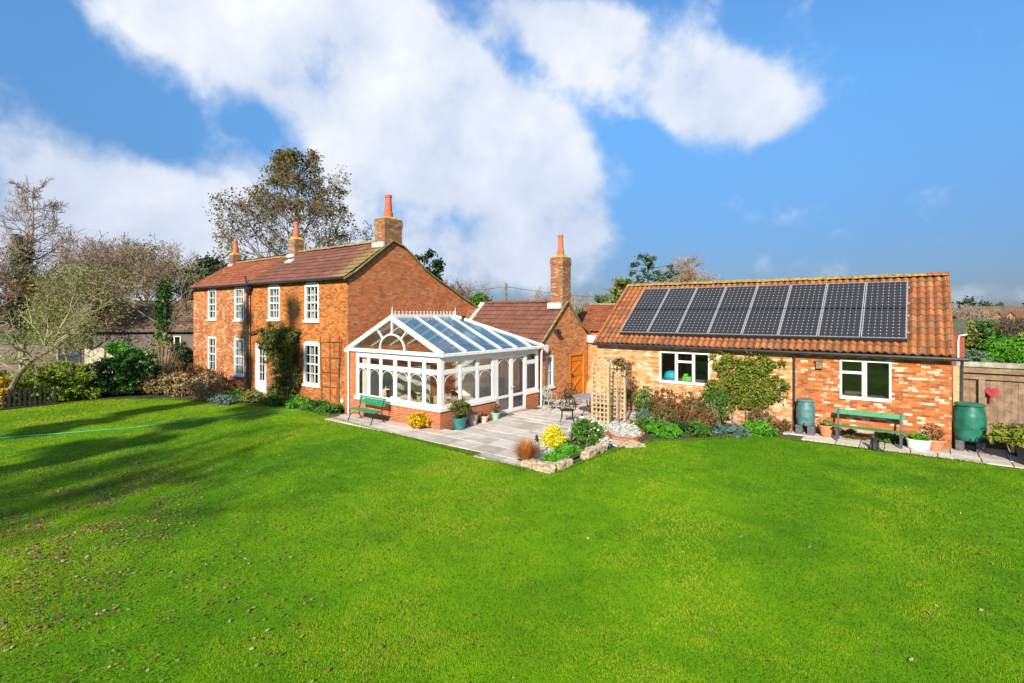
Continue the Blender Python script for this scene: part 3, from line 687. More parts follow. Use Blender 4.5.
# ------------------------------------------------------------------ the outbuilding with the solar panels
barn = thing('outbuilding', 'single storey orange brick outbuilding with pantile roof carrying solar panels', 'outbuilding', (7.8, 7.2, 0))
BX0, BX1, BY, BR = 2.1, 13.5, 7.2, 10.2
B1 = (4.82, 6.72, 1.30, 2.46); B2 = (10.77, 12.10, 1.26, 2.46)
mb = MB(); wall(mb, 'Y', BY, BX0, BX1, -.1, 2.80, [B1, B2], .10); mb.build('wall', M['barn'], barn)
mb = MB()
for x in (BX0, BX1): mb.poly([(x, BY, -.1), (x, 13.2, -.1), (x, 13.2, 2.8), (x, BR, 5.14), (x, BY, 2.8)])
mb.quad((BX0, 13.2, -.1), (BX1, 13.2, -.1), (BX1, 13.2, 2.8), (BX0, 13.2, 2.8)); mb.build('end_wall', M['barn'], barn)
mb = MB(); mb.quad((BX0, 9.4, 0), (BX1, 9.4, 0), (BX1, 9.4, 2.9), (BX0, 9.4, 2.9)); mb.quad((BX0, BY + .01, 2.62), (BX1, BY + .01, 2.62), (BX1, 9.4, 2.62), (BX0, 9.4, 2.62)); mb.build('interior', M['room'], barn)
s5 = (BR - 6.98, 5.14 - 2.70); L5 = math.hypot(*s5); Vb = Vector((0, *s5)).normalized(); Nb = Vector((1, 0, 0)).cross(Vb)
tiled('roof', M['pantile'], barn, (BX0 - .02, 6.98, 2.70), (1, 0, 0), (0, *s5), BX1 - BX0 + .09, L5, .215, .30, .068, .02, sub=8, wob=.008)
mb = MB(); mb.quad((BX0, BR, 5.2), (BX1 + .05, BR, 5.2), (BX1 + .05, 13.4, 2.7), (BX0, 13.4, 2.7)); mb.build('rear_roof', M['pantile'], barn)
ridge_tiles('ridge', M['mossy'], barn, (BX0 + .0, BR, 5.20), (BX1 - .5, BR, 5.20), .14)
ridge_tiles('ridge', M['pantile'], barn, (BX1 - .5, BR, 5.20), (BX1 + .06, BR, 5.20), .15)
mb = MB(); mb.bar((BX0 + .0, 6.98, 2.74), (BX0 + .0, BR, 5.24), .12, .06); mb.build('verge', M['pantile'], barn); mb = MB(); mb.bar((BX1 + .03, 6.98, 2.74), (BX1 + .03, BR, 5.22), .05, .05); mb.build('verge', M['pantile'], barn)
mb = MB(); mb.tube([(BX0 - .1, 6.95, 2.66), (13.85, 6.95, 2.62)], .055, 8); mb.box(BX0, BX1, 7.08, 7.17, 2.60, 2.70); mb.build('gutter', M['black'], barn)
mb = MB(); mb.tube([(9.48, 7.0, 2.6), (9.48, 7.13, 2.45), (9.48, 7.13, .05)], .038, 8); mb.build('drainpipe', M['black'], barn, smooth=True)
mb = MB(); mb.tube([(13.72, 6.95, 2.6), (13.72, 7.15, 2.4), (13.72, 7.3, 1.45)], .038, 8); mb.build('drainpipe', M['slate'], barn, smooth=True)
def casement(parent, ax, pos, a0, a1, z0, z1, lights):
    mb = MB(); w_ = .055
    pbox(mb, ax, pos, a0, a1, z0 - .04, z0 + w_, -.09, .03); pbox(mb, ax, pos, a0, a1, z1 - w_, z1, -.09, .01)
    pbox(mb, ax, pos, a0, a0 + w_, z0 + w_, z1 - w_, -.09, .012); pbox(mb, ax, pos, a1 - w_, a1, z0 + w_, z1 - w_, -.09, .012)
    for (x, wd) in lights['v']: pbox(mb, ax, pos, x - wd / 2, x + wd / 2, z0 + w_, z1 - w_, -.085, -.005)
    for (x0, x1, z) in lights['h']: pbox(mb, ax, pos, x0, x1, z - .04, z + .04, -.08, -.01)
    f = mb.build('window', M['white'], parent)
    mb = MB(); mb.quad(*[P(ax, pos, a, z, -.05) for a, z in ((a0 + w_, z0 + w_), (a1 - w_, z0 + w_), (a1 - w_, z1 - w_), (a0 + w_, z1 - w_))]); mb.build('pane', M['glass'], f)
    return f
casement(barn, 'Y', BY, *B1, dict(v=[(5.47, .10), (6.12, .10)], h=[(5.52, 6.07, 2.10)]))
casement(barn, 'Y', BY, *B2, dict(v=[(11.42, .13)], h=[(10.83, 11.35, 2.06)]))
# things standing behind the glass of the first window
mb = MB(); mb.lathe([(.2, 0), (.26, .12), (.22, .3), (.08, .36)], (5.15, 7.52, 1.34), 14); tag(mb.build('blue_bag', plain('turquoise cloth', (.02, .42, .55), .6)), 'turquoise bag on the inner sill of the three light window', 'bag')
mb = MB(); mb.box(5.62, 5.95, 7.42, 7.62, 1.34, 1.52); mb.box(5.66, 5.8, 7.44, 7.6, 1.525, 1.62); tag(mb.build('green_box', plain('lime green plastic', (.15, .6, .05), .5), bevel=.02), 'lime green box on the inner sill of the three light window', 'box')
mb = MB(); mb.box(BX0 + .2, BX1 - .2, 7.34, 7.75, 1.2, 1.33); mb.build('inner_sill', M['room'], barn)
mb = MB(); mb.box(10.12, 10.30, 7.06, 7.198, 2.14, 2.38); mb.quad((10.09, 7.02, 2.37), (10.33, 7.02, 2.37), (10.33, 7.199, 2.43), (10.09, 7.199, 2.43)); mb.lathe([(.02, 0), (.021, .01)], (10.21, 7.05, 2.26), 8)
tag(mb.build('bird_box', M['fencewood']), 'small wooden bird box fixed to the brick wall left of the two light window', 'bird box')

# solar array: eight columns of two framed panels
pv, N = newmat('solar cells'); uv = N.n('ShaderNodeUVMap').outputs[0]; s = N.n('ShaderNodeSeparateXYZ', {0: uv})
fu = N.m('FRACT', N.m('DIVIDE', s.outputs[0], .158)); fv = N.m('FRACT', N.m('DIVIDE', s.outputs[1], .158))
du = N.m('ABSOLUTE', N.m('SUBTRACT', fu, .5)); dv = N.m('ABSOLUTE', N.m('SUBTRACT', fv, .5))
line = N.m('MAXIMUM', N.m('GREATER_THAN', du, .480), N.m('GREATER_THAN', dv, .480))
dia = N.m('GREATER_THAN', N.m('ADD', du, dv), .89)
c = N.mix(N.m('MULTIPLY', line, .35), (.030, .031, .036), (.20, .20, .20)); c = N.mix(dia, c, (.55, .55, .55))
finish(N, princ(N, c, .34, 0, None, .2))
plain_alu = plain('aluminium frame', (.62, .63, .64), .35, .6, vary=.05)
arr = thing('solar_array', 'array of dark solar panels in silver frames covering most of the pantile roof', 'solar panels', (7.8, 8.0, 3.2))
PX0, PW, PH = 3.08, 1.175, 1.52
def rp_(x, v, out): q = Vector((x, 6.98, 2.70)) + Vb * v + Nb * out; return q
for i in range(8):
    for j in range(2):
        x0 = PX0 + i * PW + .012; x1 = PX0 + (i + 1) * PW - .012; v0 = .55 + j * (PH + .006); v1 = v0 + PH
        k = 7; kk = 9; mb = MB(); mb.quad(rp_(x0 + .03, v0 + .03, .17), rp_(x1 - .03, v0 + .03, .17), rp_(x1 - .03, v1 - .03, .17), rp_(x0 + .03, v1 - .03, .17))
        pnl = mb.build('solar_panel', pv, arr)
        for li, (a, b) in enumerate(((0, 0), (k, 0), (k, kk), (0, kk))): pnl.data.uv_layers[0].data[li].uv = (a * .158, b * .158)
        mb = MB(); e = .026
        for (p, q) in (((rp_(x0, v0 + e / 2, .165), rp_(x1, v0 + e / 2, .165)),), ((rp_(x0, v1 - e / 2, .165), rp_(x1, v1 - e / 2, .165)),))[j]: mb.bar(p, q, .014, .03, up=Nb)
        for (p, q) in ((rp_(x0 + e / 2, v0 + e, .1655), rp_(x0 + e / 2, v1 - e, .1655)), (rp_(x1 - e / 2, v0 + e, .1655), rp_(x1 - e / 2, v1 - e, .1655))): mb.bar(p, q, e, .04, up=Nb)
        mb.build('frame', plain_alu, pnl)
mb = MB()
for v in (.9, 1.75, 2.4, 3.3): mb.bar(rp_(PX0 - .05, v, .11), rp_(PX0 + 8 * PW + .05, v, .11), .04, .05, up=Nb)
mb.build('rail', plain_alu, arr)
mb = MB(); mb.bar(rp_(PX0, .50, .12), rp_(PX0 + 8 * PW, .50, .12), .03, .12, up=Nb); mb.build('lower_trim', M['black'], arr)

# ------------------------------------------------------------------ conservatory
cons = thing('conservatory', 'white framed conservatory with gable front, blue glass roof and red brick dwarf wall', 'conservatory', (-2.3, 2.8, 0))
CX0, CX1, CY0, CY1 = HX1 + .01, .12, 0.0, 5.75
mb = MB(); mb.box(CX1 - .2, CX1, 4.86, CY1, -.1, .62); mb.build('dwarf_wall', M['conbrick'], cons)
mb = MB(); mb.box(CX0, CX1, CY0, .2, -.1, .62); mb.box(CX1 - .2, CX1, .2, 2.92, -.1, .62)
mb.box(CX0, -4.46, CY0, .2, .621, 2.42); mb.build('dwarf_wall', M['conbrick'], cons)
mb = MB(); mb.box(CX0 + .01, CX1 - .21, .21, 6.08, .0, .05); mb.build('floor', M['tiles_in'], cons)
mb = MB(); mb.box(-4.55, CX1 + .05, -.05, .22, .622, .74); mb.box(CX1 - .22, CX1 + .05, .22, 2.92, .622, .74); mb.build('sill', M['white'], cons, bevel=.008); mb = MB(); mb.box(CX1 - .22, CX1 + .05, 4.86, CY1, .622, .74); mb.build('sill', M['white'], cons, bevel=.008)
fm = MB(); A0, A1 = .02, .13        # frame depth inwards from the face
F0 = [(-4.32, -3.77), (-3.64, -3.05), (-2.93, -2.26), (-2.11, -1.47), (-1.39, -.73), (-.61, .0)]
xs = [-4.46] + [v for p in F0 for v in p] + [.12]
for i in range(0, len(xs), 2): fm.box(xs[i], xs[i + 1], .0, .05, .741, 2.42)
for (a, b) in F0: fm.box(a, b, .004, .046, .741, .83); fm.box(a, b, .004, .046, 1.86, 2.0); fm.box(a, b, .004, .046, 2.27, 2.42)
S0 = [(.20, .95), (1.06, 1.84), (1.98, 2.72)]
ys = [.051, .20, .95, 1.06, 1.84, 1.98, 2.72, 2.98]
for i in range(0, len(ys), 2): fm.box(.07, .12, ys[i], ys[i + 1], .741, 2.42)
for (a, b) in S0 + [(4.93, 5.58)]: fm.box(.074, .116, a, b, .741, .83); fm.box(.074, .116, a, b, 1.86, 2.0); fm.box(.074, .116, a, b, 2.27, 2.42)
fm.box(.0, .12, 4.83, 4.93, .741, 2.42); fm.box(.0, .12, 5.58, 5.75, .741, 2.42); fm.box(.005, .115, 2.98, 4.83, 2.30, 2.42); fm.box(.0, .12, 2.90, 2.98, .05, .740); fm.box(.0, .12, 4.83, 4.90, .05, .740)
fm.build('frame', M['white'], cons, bevel=.006)
def light(ax, pos, a0, a1, z0, z1, arch):
    mb = MB(); w_ = .016
    pbox(mb, ax, pos, a0 + .001, a0 + w_, z0, z1, -.04, -.01); pbox(mb, ax, pos, a1 - w_, a1 - .001, z0, z1, -.04, -.01)
    pbox(mb, ax, pos, a0 + w_, a1 - w_, z0 + .001, z0 + w_, -.04, -.01); pbox(mb, ax, pos, a0 + w_, a1 - w_, z1 - w_, z1 - .001, -.04, -.01)
    if arch:
        rx = (a1 - a0) / 2 - .02; cm_ = (a0 + a1) / 2; rz = min(rx, .32)
        for side in (0,):
            pts = [(cm_ + rx * math.cos(math.pi * k / 12), z1 - .04 - rz + rz * math.sin(math.pi * k / 12)) for k in range(13)]
            for (p, q) in zip(pts, pts[1:]): mb.bar(P(ax, pos, *p, -.022), P(ax, pos, *q, -.022), .015, .014, up=(0, 1, 0) if ax == 'Y' else (1, 0, 0))
    f = mb.build('window', M['white'], cons)
    mb = MB(); mb.quad(*[P(ax, pos, a, z, -.034) for a, z in ((a0 + w_, z0 + w_), (a1 - w_, z0 + w_), (a1 - w_, z1 - w_), (a0 + w_, z1 - w_))]); mb.build('pane', M['clearglass'], f)
for (a, b) in F0: light('Y', 0, a, b, .83, 1.86, True); light('Y', 0, a, b, 2.0, 2.27, False)
for (a, b) in S0 + [(4.93, 5.58)]: light('X', .12, a, b, .83, 1.86, b < 3); light('X', .12, a, b, 2.0, 2.27, False)
for k, (a, b) in enumerate(((2.985, 3.90), (3.905, 4.825))):
    mb = MB(); st = .10; z0, z1 = .07, 2.295
    pbox(mb, 'X', .12, a, a + st, z0, z1, -.055, .0); pbox(mb, 'X', .12, b - st, b, z0, z1, -.055, .0)
    for (u, v_) in ((z0, z0 + .13), (.66, .76), (z1 - .12, z1)): pbox(mb, 'X', .12, a + st, b - st, u, v_, -.053, -.002)
    rx = (b - a) / 2 - st; pts = [((a + b) / 2 + rx * math.cos(math.pi * q / 12), z1 - .14 - rx * .9 + rx * .9 * math.sin(math.pi * q / 12)) for q in range(13)]
    for (p, q) in zip(pts, pts[1:]): mb.bar(P('X', .12, *p, -.025), P('X', .12, *q, -.025), .022, .018, up=(1, 0, 0))
    d_ = mb.build('door', M['white'], cons, bevel=.005)
    mb = MB()
    for (u, v_) in ((z0 + .13, .66), (.76, z1 - .12)): mb.quad(*[P('X', .12, a_, z_, -.05) for a_, z_ in ((a + st, u), (b - st, u), (b - st, v_), (a + st, v_))])
    mb.build('pane', M['clearglass'], d_)
    mb = MB(); yy = b - .06 if k == 0 else a + .06; mb.tube([(.12, yy, 1.05), (.17, yy, 1.05), (.17, yy + (-.1 if k == 0 else .1), 1.05)], .011, 6); mb.build('handle', M['stone_white'], d_)
mb = MB(); mb.box(.02, .25, 2.95, 4.85, .0, .065); mb.build('threshold', M['stone'], cons)
# eaves beam, box gutter and roof
EX0, EX1, EY0, EY1, EZ, RZ, RX_ = -4.93, .32, -.12, 5.86, 2.56, 3.80, -2.3
RYE = 3.25
mb = MB(); mb.box(CX0, .16, -.04, .12, 2.421, 2.54); mb.box(.0, .16, .121, 5.75, 2.421, 2.54); mb.box(EX0, EX1 - .02, -.13, -.01, 2.47, 2.60); mb.build('eaves_beam', M['white'], cons, bevel=.01)
mb = MB(); mb.box(.20, .34, -.1, 5.92, 2.46, 2.58); mb.box(.161, .2, -.1, 5.9, 2.46, 2.50); mb.build('gutter', plain('white gutter', (.72, .72, .70), .4, vary=.1), cons, bevel=.02)
mb = MB(); mb.tube([(.27, 5.80, 2.46), (.24, 5.80, 2.2), (.20, 5.82, .04)], .036, 8); mb.tube([(-4.86, -.07, 2.47), (-4.86, -.06, .04)], .036, 8); mb.build('downpipe', M['white'], cons, smooth=True)
def rz(x): return RZ - (abs(x - RX_)) * (RZ - EZ) / (EX1 - RX_)
mb = MB()
mb.bar((RX_, -.02, RZ), (RX_, RYE, RZ), .14, .12)
for sx in (EX1, EX0 + .02): mb.bar((RX_, -.06, RZ - .03), (sx, -.06, rz(sx) - .02), .16, .12, up=(0, 1, 0)); mb.bar((RX_, RYE, RZ + .02), (sx, EY1, EZ + .02), .09, .09)
mb.build('roof_rafters', M['white'], cons, bevel=.01)
YR = [1.08, 2.06, 3.02]; YJ = [3.98, 4.95]
def hip_y(y): t = (y - RYE) / (EY1 - RYE); return t
for sx in (EX1, EX0):
    for y in YR: mb = MB(); mb.bar((RX_, y, RZ + .015), (sx, y, EZ + .03), .06, .07, up=(0, 0, 1)); mb.build('glazing_bar', M['white'], cons)
    for y in YJ:
        t = hip_y(y); x_ = RX_ + (sx - RX_) * t; mb = MB(); mb.bar((x_, y, RZ - (RZ - EZ) * t + .015), (sx, y, EZ + .03), .06, .07); mb.build('glazing_bar', M['white'], cons)
for k in (-.5, 0, .5): mb = MB(); mb.bar((RX_ + k * .2, RYE + abs(k) * .3, RZ), (RX_ + k * 3.4, EY1, EZ + .03), .06, .07); mb.build('glazing_bar', M['white'], cons)
yy = [-.05] + YR + YJ + [EY1]
for sx in (EX1, EX0):
    for (a, b) in zip(yy, yy[1:]):
        def topx(y): return (RX_, RZ) if y <= RYE else (RX_ + (sx - RX_) * hip_y(y), RZ - (RZ - EZ) * hip_y(y))
        mb = MB(); ps = [(sx, a, EZ), (sx, b, EZ)]; tb = topx(b); ps.append((tb[0], b, tb[1]))
        if a < RYE < b: ps.append((RX_, RYE, RZ))
        ta = topx(a); ps.append((ta[0], a, ta[1]))
        if b == EY1: ps = [ps[0], ps[1]] + ps[3:]
        mb.poly(ps).build('roof_pane', M['roofglass'], cons)
mb = MB(); mb.poly([(EX1, EY1, EZ), (EX0, EY1, EZ), (RX_, RYE, RZ)]).build('roof_pane', M['roofglass'], cons)
mb = MB(); mb.poly([(EX0 + .1, -.0, 2.60), (EX1 - .1, -.0, 2.60), (RX_, -.0, RZ - .06)]).build('gable_pane', M['clearglass'], cons)
mb = MB(); arc = [(RX_ + .68 * math.cos(math.pi * k / 16), 2.60 + .56 * math.sin(math.pi * k / 16)) for k in range(17)]
for (p, q) in zip(arc, arc[1:]): mb.bar((p[0], -.03, p[1]), (q[0], -.03, q[1]), .05, .05, up=(0, 1, 0))
mb.bar((RX_, -.03, 3.16), (RX_, -.03, RZ - .08), .06, .05, up=(0, 1, 0))
for sg in (-1, 1): mb.bar((RX_ + sg * .5, -.03, 2.99), (RX_ + sg * .86, -.03, 3.36), .05, .05, up=(0, 1, 0))
mb.build('sunburst_bars', M['white'], cons)
mb = MB(); ny = 18
for i in range(ny):
    y = .12 + i * (RYE - .24) / (ny - 1); mb.bar((RX_, y, RZ + .05), (RX_, y, RZ + .17), .02, .02); mb.lathe([(.004, 0), (.03, .025), (.004, .06)], (RX_, y, RZ + .15), 6)
mb.bar((RX_, 0, RZ + .08), (RX_, RYE, RZ + .08), .03, .02); mb.build('ridge_cresting', M['white'], cons)
for y in (-.02, RYE): mb = MB(); mb.lathe([(.045, 0), (.045, .06), (.018, .1), (.03, .16), (.012, .2), (.004, .36)], (RX_, y, RZ + .04), 8); mb.build('finial', M['white'], cons, smooth=True)
mb = MB(); mb.box(RX_ + .1, RX_ + .3, RYE + .15, RYE + .3, RZ - .1, RZ + .02); mb.build('roof_vent', M['black'], cons)

# inside the conservatory
mb = MB(); mb.quad((-5.0, 6.085, .05), (-.2, 6.085, .05), (-.2, 6.085, 2.0), (-5.0, 6.085, 2.0)); mb.build('plaster_wall', plain('cream plaster', (.80, .78, .68), .9, vary=.08), cons)
mb = MB(); mb.quad((-5.175, .9, .05), (-5.175, 4.6, .05), (-5.175, 4.6, 1.55), (-5.175, .9, 1.55)); mb.build('plaster_wall', plain('cream plaster panel', (.78, .77, .68), .9, vary=.08), cons)
def blind(ax, pos, a0, a1, z0, z1, o=-.14):
    mb = MB(); k = max(3, int((a1 - a0) / .07))
    for i in range(k):
        x0, x1 = a0 + (a1 - a0) * i / k, a0 + (a1 - a0) * (i + 1) / k; d0, d1 = (o, o - .03) if i % 2 else (o - .03, o)
        mb.quad(P(ax, pos, x0, z0, d0), P(ax, pos, x1, z0, d1), P(ax, pos, x1, z1, d1), P(ax, pos, x0, z1, d0))
    mb.build('curtain', M['curtain'], cons)
blind('Y', 0, -4.30, -4.02, .8, 2.35); blind('X', .12, 3.1, 3.8, .1, 2.28); blind('X', .12, 4.95, 5.35, .76, 2.28)
def armchair(x, y, rz, label):
    t = thing('wicker_armchair', label, 'armchair', (0, 0, 0), 'armchairs inside the conservatory')
    mb = MB(); mb.box(-.33, .33, -.33, .33, .1, .36); mb.build('seat_base', M['cane'], t, bevel=.03)
    mb = MB(); mb.box(-.27, .27, -.3, .26, .362, .47); mb.build('cushion', M['cushion'], t, bevel=.04)
    mb = MB()
    for k in range(9):
        a = math.pi * k / 8; a2 = math.pi * (k + 1) / 8
        if k < 8: mb.quad((.34 * math.cos(a), .1 + .3 * math.sin(a), .1), (.34 * math.cos(a2), .1 + .3 * math.sin(a2), .1), (.38 * math.cos(a2), .1 + .36 * math.sin(a2), .6 + .4 * math.sin(a2)), (.38 * math.cos(a), .1 + .36 * math.sin(a), .6 + .4 * math.sin(a)))
    ob = mb.build('backrest', M['cane'], t); md = ob.modifiers.new('thick', 'SOLIDIFY'); md.thickness = .05
    mb = MB()
    for sx in (-1, 1): mb.tube([(sx * .36, -.3, .1), (sx * .37, -.28, .6), (sx * .37, .1, .62)], .03, 6)
    mb.build('armrest', M['cane'], t)
    for sx in (-1, 1):
        for sy in (-1, 1): mb = MB(); mb.tube([(sx * .3, sy * .3, 0), (sx * .3, sy * .3, .12)], .025, 6); mb.build('leg', M['cane'], t)
    place(t, x, y, .05, rz)
armchair(-.75, 1.0, R(200), 'wicker armchair inside the conservatory nearest its front corner')
armchair(-1.0, 2.3, R(160), 'wicker armchair inside the conservatory just left of the glazed doors')
armchair(-2.3, 1.3, R(120), 'wicker armchair inside the conservatory behind the middle front panes')
mb = MB()
t = thing('garden_sofa', 'cream two seat sofa inside the conservatory against the house wall', 'sofa', (-4.3, 2.6, .05))
mb = MB(); mb.box(-4.75, -4.0, 1.8, 3.5, .15, .48); mb.build('seat', M['cushion'], t, bevel=.05)
mb = MB(); mb.box(-5.0, -4.76, 1.8, 3.5, .15, .95); mb.build('backrest', M['cushion'], t, bevel=.05)
for y in (1.85, 3.4):
    for x in (-4.9, -4.1): mb = MB(); mb.box(x, x + .06, y, y + .06, .05, .149); mb.build('leg', M['cane'], t)
t = thing('plant_stand', 'tall cream pedestal planter inside the left front panes of the conservatory', 'planter', (-3.4, .55, .05))
mb = MB(); mb.lathe([(.16, 0), (.07, .1), (.06, .6), (.15, .7), (.2, .95), (.18, .97), (.16, .9)], (-3.4, .55, .05), 16); mb.build('pedestal_bowl', M['palepot'], t, smooth=True)
t = thing('round_table', 'small round table inside the conservatory between the armchairs', 'table', (-1.5, 1.7, .05))
mb = MB(); mb.lathe([(.38, .55), (.4, .57), (.38, .59)], (-1.5, 1.7, .05), 20); mb.build('table_top', M['cane'], t)
mb = MB(); mb.lathe([(.2, 0), (.05, .06), (.04, .54)], (-1.5, 1.7, .05), 12); mb.build('pedestal', M['cane'], t)
# ------------------------------------------------------------------ foliage and branch generators
def leaves(name, blobs, n, size, mat, parent, seed=1, clump=.0, clumps=60, shell=.55, up=.0, elong=1.6, spread=None, zmin=None):
    """many small leaf faces filling ellipsoids (cx,cy,cz,rx,ry,rz), gathered in clumps, each with its own tint"""
    rng = np.random.default_rng(seed); bl = np.array(blobs, float)
    vol = (bl[:, 3] * bl[:, 4] * bl[:, 5]) ** .67; pr = vol / vol.sum()
    k = clumps; bi = rng.choice(len(bl), k, p=pr)
    d = rng.normal(size=(k, 3)); d /= np.linalg.norm(d, axis=1)[:, None]
    r = (shell + (1 - shell) * rng.random(k) ** .5) * rng.uniform(.75, 1.08, k)
    cc = bl[bi, :3] + d * r[:, None] * bl[bi, 3:6]
    cs = (clump or .25 * bl[bi, 3:6].min(axis=1)) * rng.uniform(.5, 1.4, k)
    cvar = rng.random(k); ci = rng.integers(0, k, n)
    p = cc[ci] + rng.normal(size=(n, 3)) * cs[ci][:, None] * np.array([.6, .6, .45])
    if zmin is not None: p[:, 2] = np.maximum(p[:, 2], zmin + .02 * rng.random(n))
    # leaf orientation: outwards from the clump with scatter
    nn = rng.normal(size=(n, 3)) + np.array([0, 0, .5 + up]); nn /= np.linalg.norm(nn, axis=1)[:, None]
    t = np.cross(nn, rng.normal(size=(n, 3))); t /= np.linalg.norm(t, axis=1)[:, None]; b = np.cross(nn, t)
    s = size * rng.uniform(.55, 1.35, n)[:, None]
    V = np.stack([p - t * s * elong * .5, p + b * s * .5 + t * s * .1, p + t * s * elong * .5, p - b * s * .5 + t * s * .1], 1).reshape(-1, 3)
    F = np.arange(4 * n).reshape(n, 4); var = np.clip(.55 * cvar[ci] + .45 * rng.random(n), 0, 1)
    return mesh_np(name, V, F, mat, parent, var)
def segs_mesh(name, segs, mat, parent, n=4):
    A = np.array([(*a, *b, ra, rb) for a, b, ra, rb in segs], float)
    p0, p1, r0, r1 = A[:, :3], A[:, 3:6], A[:, 6], A[:, 7]
    t = p1 - p0; t /= np.maximum(np.linalg.norm(t, axis=1), 1e-6)[:, None]
    ref = np.where(np.abs(t[:, 2:3]) < .9, [[0, 0, 1.]], [[1., 0, 0]]); a = np.cross(t, ref); a /= np.linalg.norm(a, axis=1)[:, None]; b = np.cross(t, a)
    V = []
    for pp, rr in ((p0 - t * r0[:, None] * .3, r0), (p1, r1)):
        for q in range(n):
            an = 2 * math.pi * q / n; V.append(pp + (a * math.cos(an) + b * math.sin(an)) * rr[:, None])
    V = np.stack(V, 1); m_ = len(A); base = np.arange(m_)[:, None] * 2 * n
    F = np.concatenate([base + np.array([[q, (q + 1) % n, n + (q + 1) % n, n + q]]) for q in range(n)])
    return mesh_np(name, V.reshape(-1, 3), F, mat, parent)
def grow(rs, p, d, L, r, lev, segs, tips, kids_=(4, 6), ang=(30, 55), ratio=(.55, .75), wob=.14, trop=.06, rmin=.006, steps=5, startf=.3):
    """one branch with its side branches; lev counts down to the twigs"""
    d = Vector(d).normalized(); p = Vector(p); st = L / steps; pts = [p.copy()]
    rr = [r]
    for i in range(steps):
        d = (d + Vector((rs.gauss(0, wob), rs.gauss(0, wob), rs.gauss(0, wob) + trop))).normalized()
        q = p + d * st; r2 = max(rmin, r * (1 - .75 * (i + 1) / steps)); segs.append((tuple(p), tuple(q), rr[-1], r2)); p = q; pts.append(p.copy()); rr.append(r2)
    if lev <= 0: tips.append(tuple(p)); return
    for _ in range(rs.randint(*kids_)):
        f = startf + (1 - startf) * rs.random(); k = min(steps - 1, int(f * steps)); o = pts[k].lerp(pts[k + 1], f * steps - k)
        ax = (pts[k + 1] - pts[k]).normalized(); pe = ax.orthogonal().normalized(); pe.rotate(Matrix.Rotation(rs.uniform(0, 6.283), 3, ax))
        a = R(rs.uniform(*ang)); nd = ax * math.cos(a) + pe * math.sin(a)
        grow(rs, o, nd, L * rs.uniform(*ratio) * (1.15 - .4 * f), max(rmin, rr[k] * .62), lev - 1, segs, tips, kids_, ang, ratio, wob, trop, rmin, steps, startf)
    tips.append(tuple(p))
def tree(name, label, cat, x, y, H, bark, seed=1, trunk=.32, rad=.22, lev=4, kids_=(4, 6), ang=(30, 58), ratio=(.52, .74), wob=.13, trop=.05, rmin=.008, limbs=9, spread=1.0, leaf=None, group=None, lean=(0, 0), z=0, excurrent=False, sides=3, startf=.3, shape=None):
    """a tree: tapered trunk with limbs that fork down to twigs; leaf = (material, count, size, clump radius)"""
    rs = random.Random(seed); t = thing(name, label, cat, (x, y, z), group); segs, tips = [], []
    T = []; p = Vector((x, y, z - .1)); d = Vector((lean[0], lean[1], 1)).normalized(); ht = H * (.96 if excurrent else trunk + .25); st = ht / 10; r = rad
    pts = [p.copy()]
    for i in range(10):
        d = (d + Vector((rs.gauss(0, .03), rs.gauss(0, .03), .02))).normalized(); q = p + d * st; r2 = rad * (1 - (.93 if excurrent else .6) * (i + 1) / 10)
        T.append((tuple(p), tuple(q), r, r2)); p = q; r = r2; pts.append(p.copy())
    for k in range(limbs):
        f = trunk * (H / ht) + (1 - trunk * (H / ht)) * (k + rs.random() * .8) / limbs; f = min(f, .995); i = min(9, int(f * 10)); o = pts[i].lerp(pts[i + 1], f * 10 - i)
        az_ = k * 2.4 + rs.uniform(-.5, .5)
        hf = (o.z - z) / H
        if excurrent: L = H * spread * .30 * (shape(hf) if shape else (1.1 - hf)); e = R(rs.uniform(5, 35))
        else: L = (H - (o.z - z)) * rs.uniform(.6, .9) * .62; e = R(rs.uniform(25, 70))
        if not excurrent: L = max(L, H * .2)
        dd = Vector((math.cos(az_) * math.cos(e) * spread, math.sin(az_) * math.cos(e) * spread, math.sin(e)))
        grow(rs, o, dd, L, max(rmin * 2, T[i][2] * .5), lev - 1, segs, tips, kids_, ang, ratio, wob, trop, rmin, 5, startf)
    segs_mesh('trunk', T, bark, t, 8); segs_mesh('branches', segs, bark, t, sides)
    if leaf:
        mt, n, size, cr = leaf; rng = np.random.default_rng(seed); tp = np.array(tips); k = len(tp); cv = rng.random(k); ci = rng.integers(0, k, n)
        pp = tp[ci] + rng.normal(size=(n, 3)) * cr * np.array([1, 1, .7]); nn = rng.normal(size=(n, 3)) + [0, 0, .4]; nn /= np.linalg.norm(nn, axis=1)[:, None]
        tt = np.cross(nn, rng.normal(size=(n, 3))); tt /= np.linalg.norm(tt, axis=1)[:, None]; bb = np.cross(nn, tt); s = size * rng.uniform(.6, 1.3, n)[:, None]
        V = np.stack([pp - tt * s * .7, pp + bb * s * .5, pp + tt * s * .7, pp - bb * s * .5], 1).reshape(-1, 3)
        mesh_np('crown', V, np.arange(4 * n).reshape(n, 4), mt, t, np.clip(.6 * cv[ci] + .4 * rng.random(n), 0, 1))
    return t
def stems(mb, x, y, z, n, h, r, rs, th=.008):
    for _ in range(n):
        a = rs.uniform(0, 6.28); q = rs.uniform(.2, 1) * r; hh = h * rs.uniform(.6, 1)
        mb.tube([(x + .2 * q * math.cos(a), y + .2 * q * math.sin(a), z), (x + .6 * q * math.cos(a), y + .6 * q * math.sin(a), z + hh * .6), (x + q * math.cos(a), y + q * math.sin(a), z + hh)], [th, th * .8, th * .4], 3, cap=False)
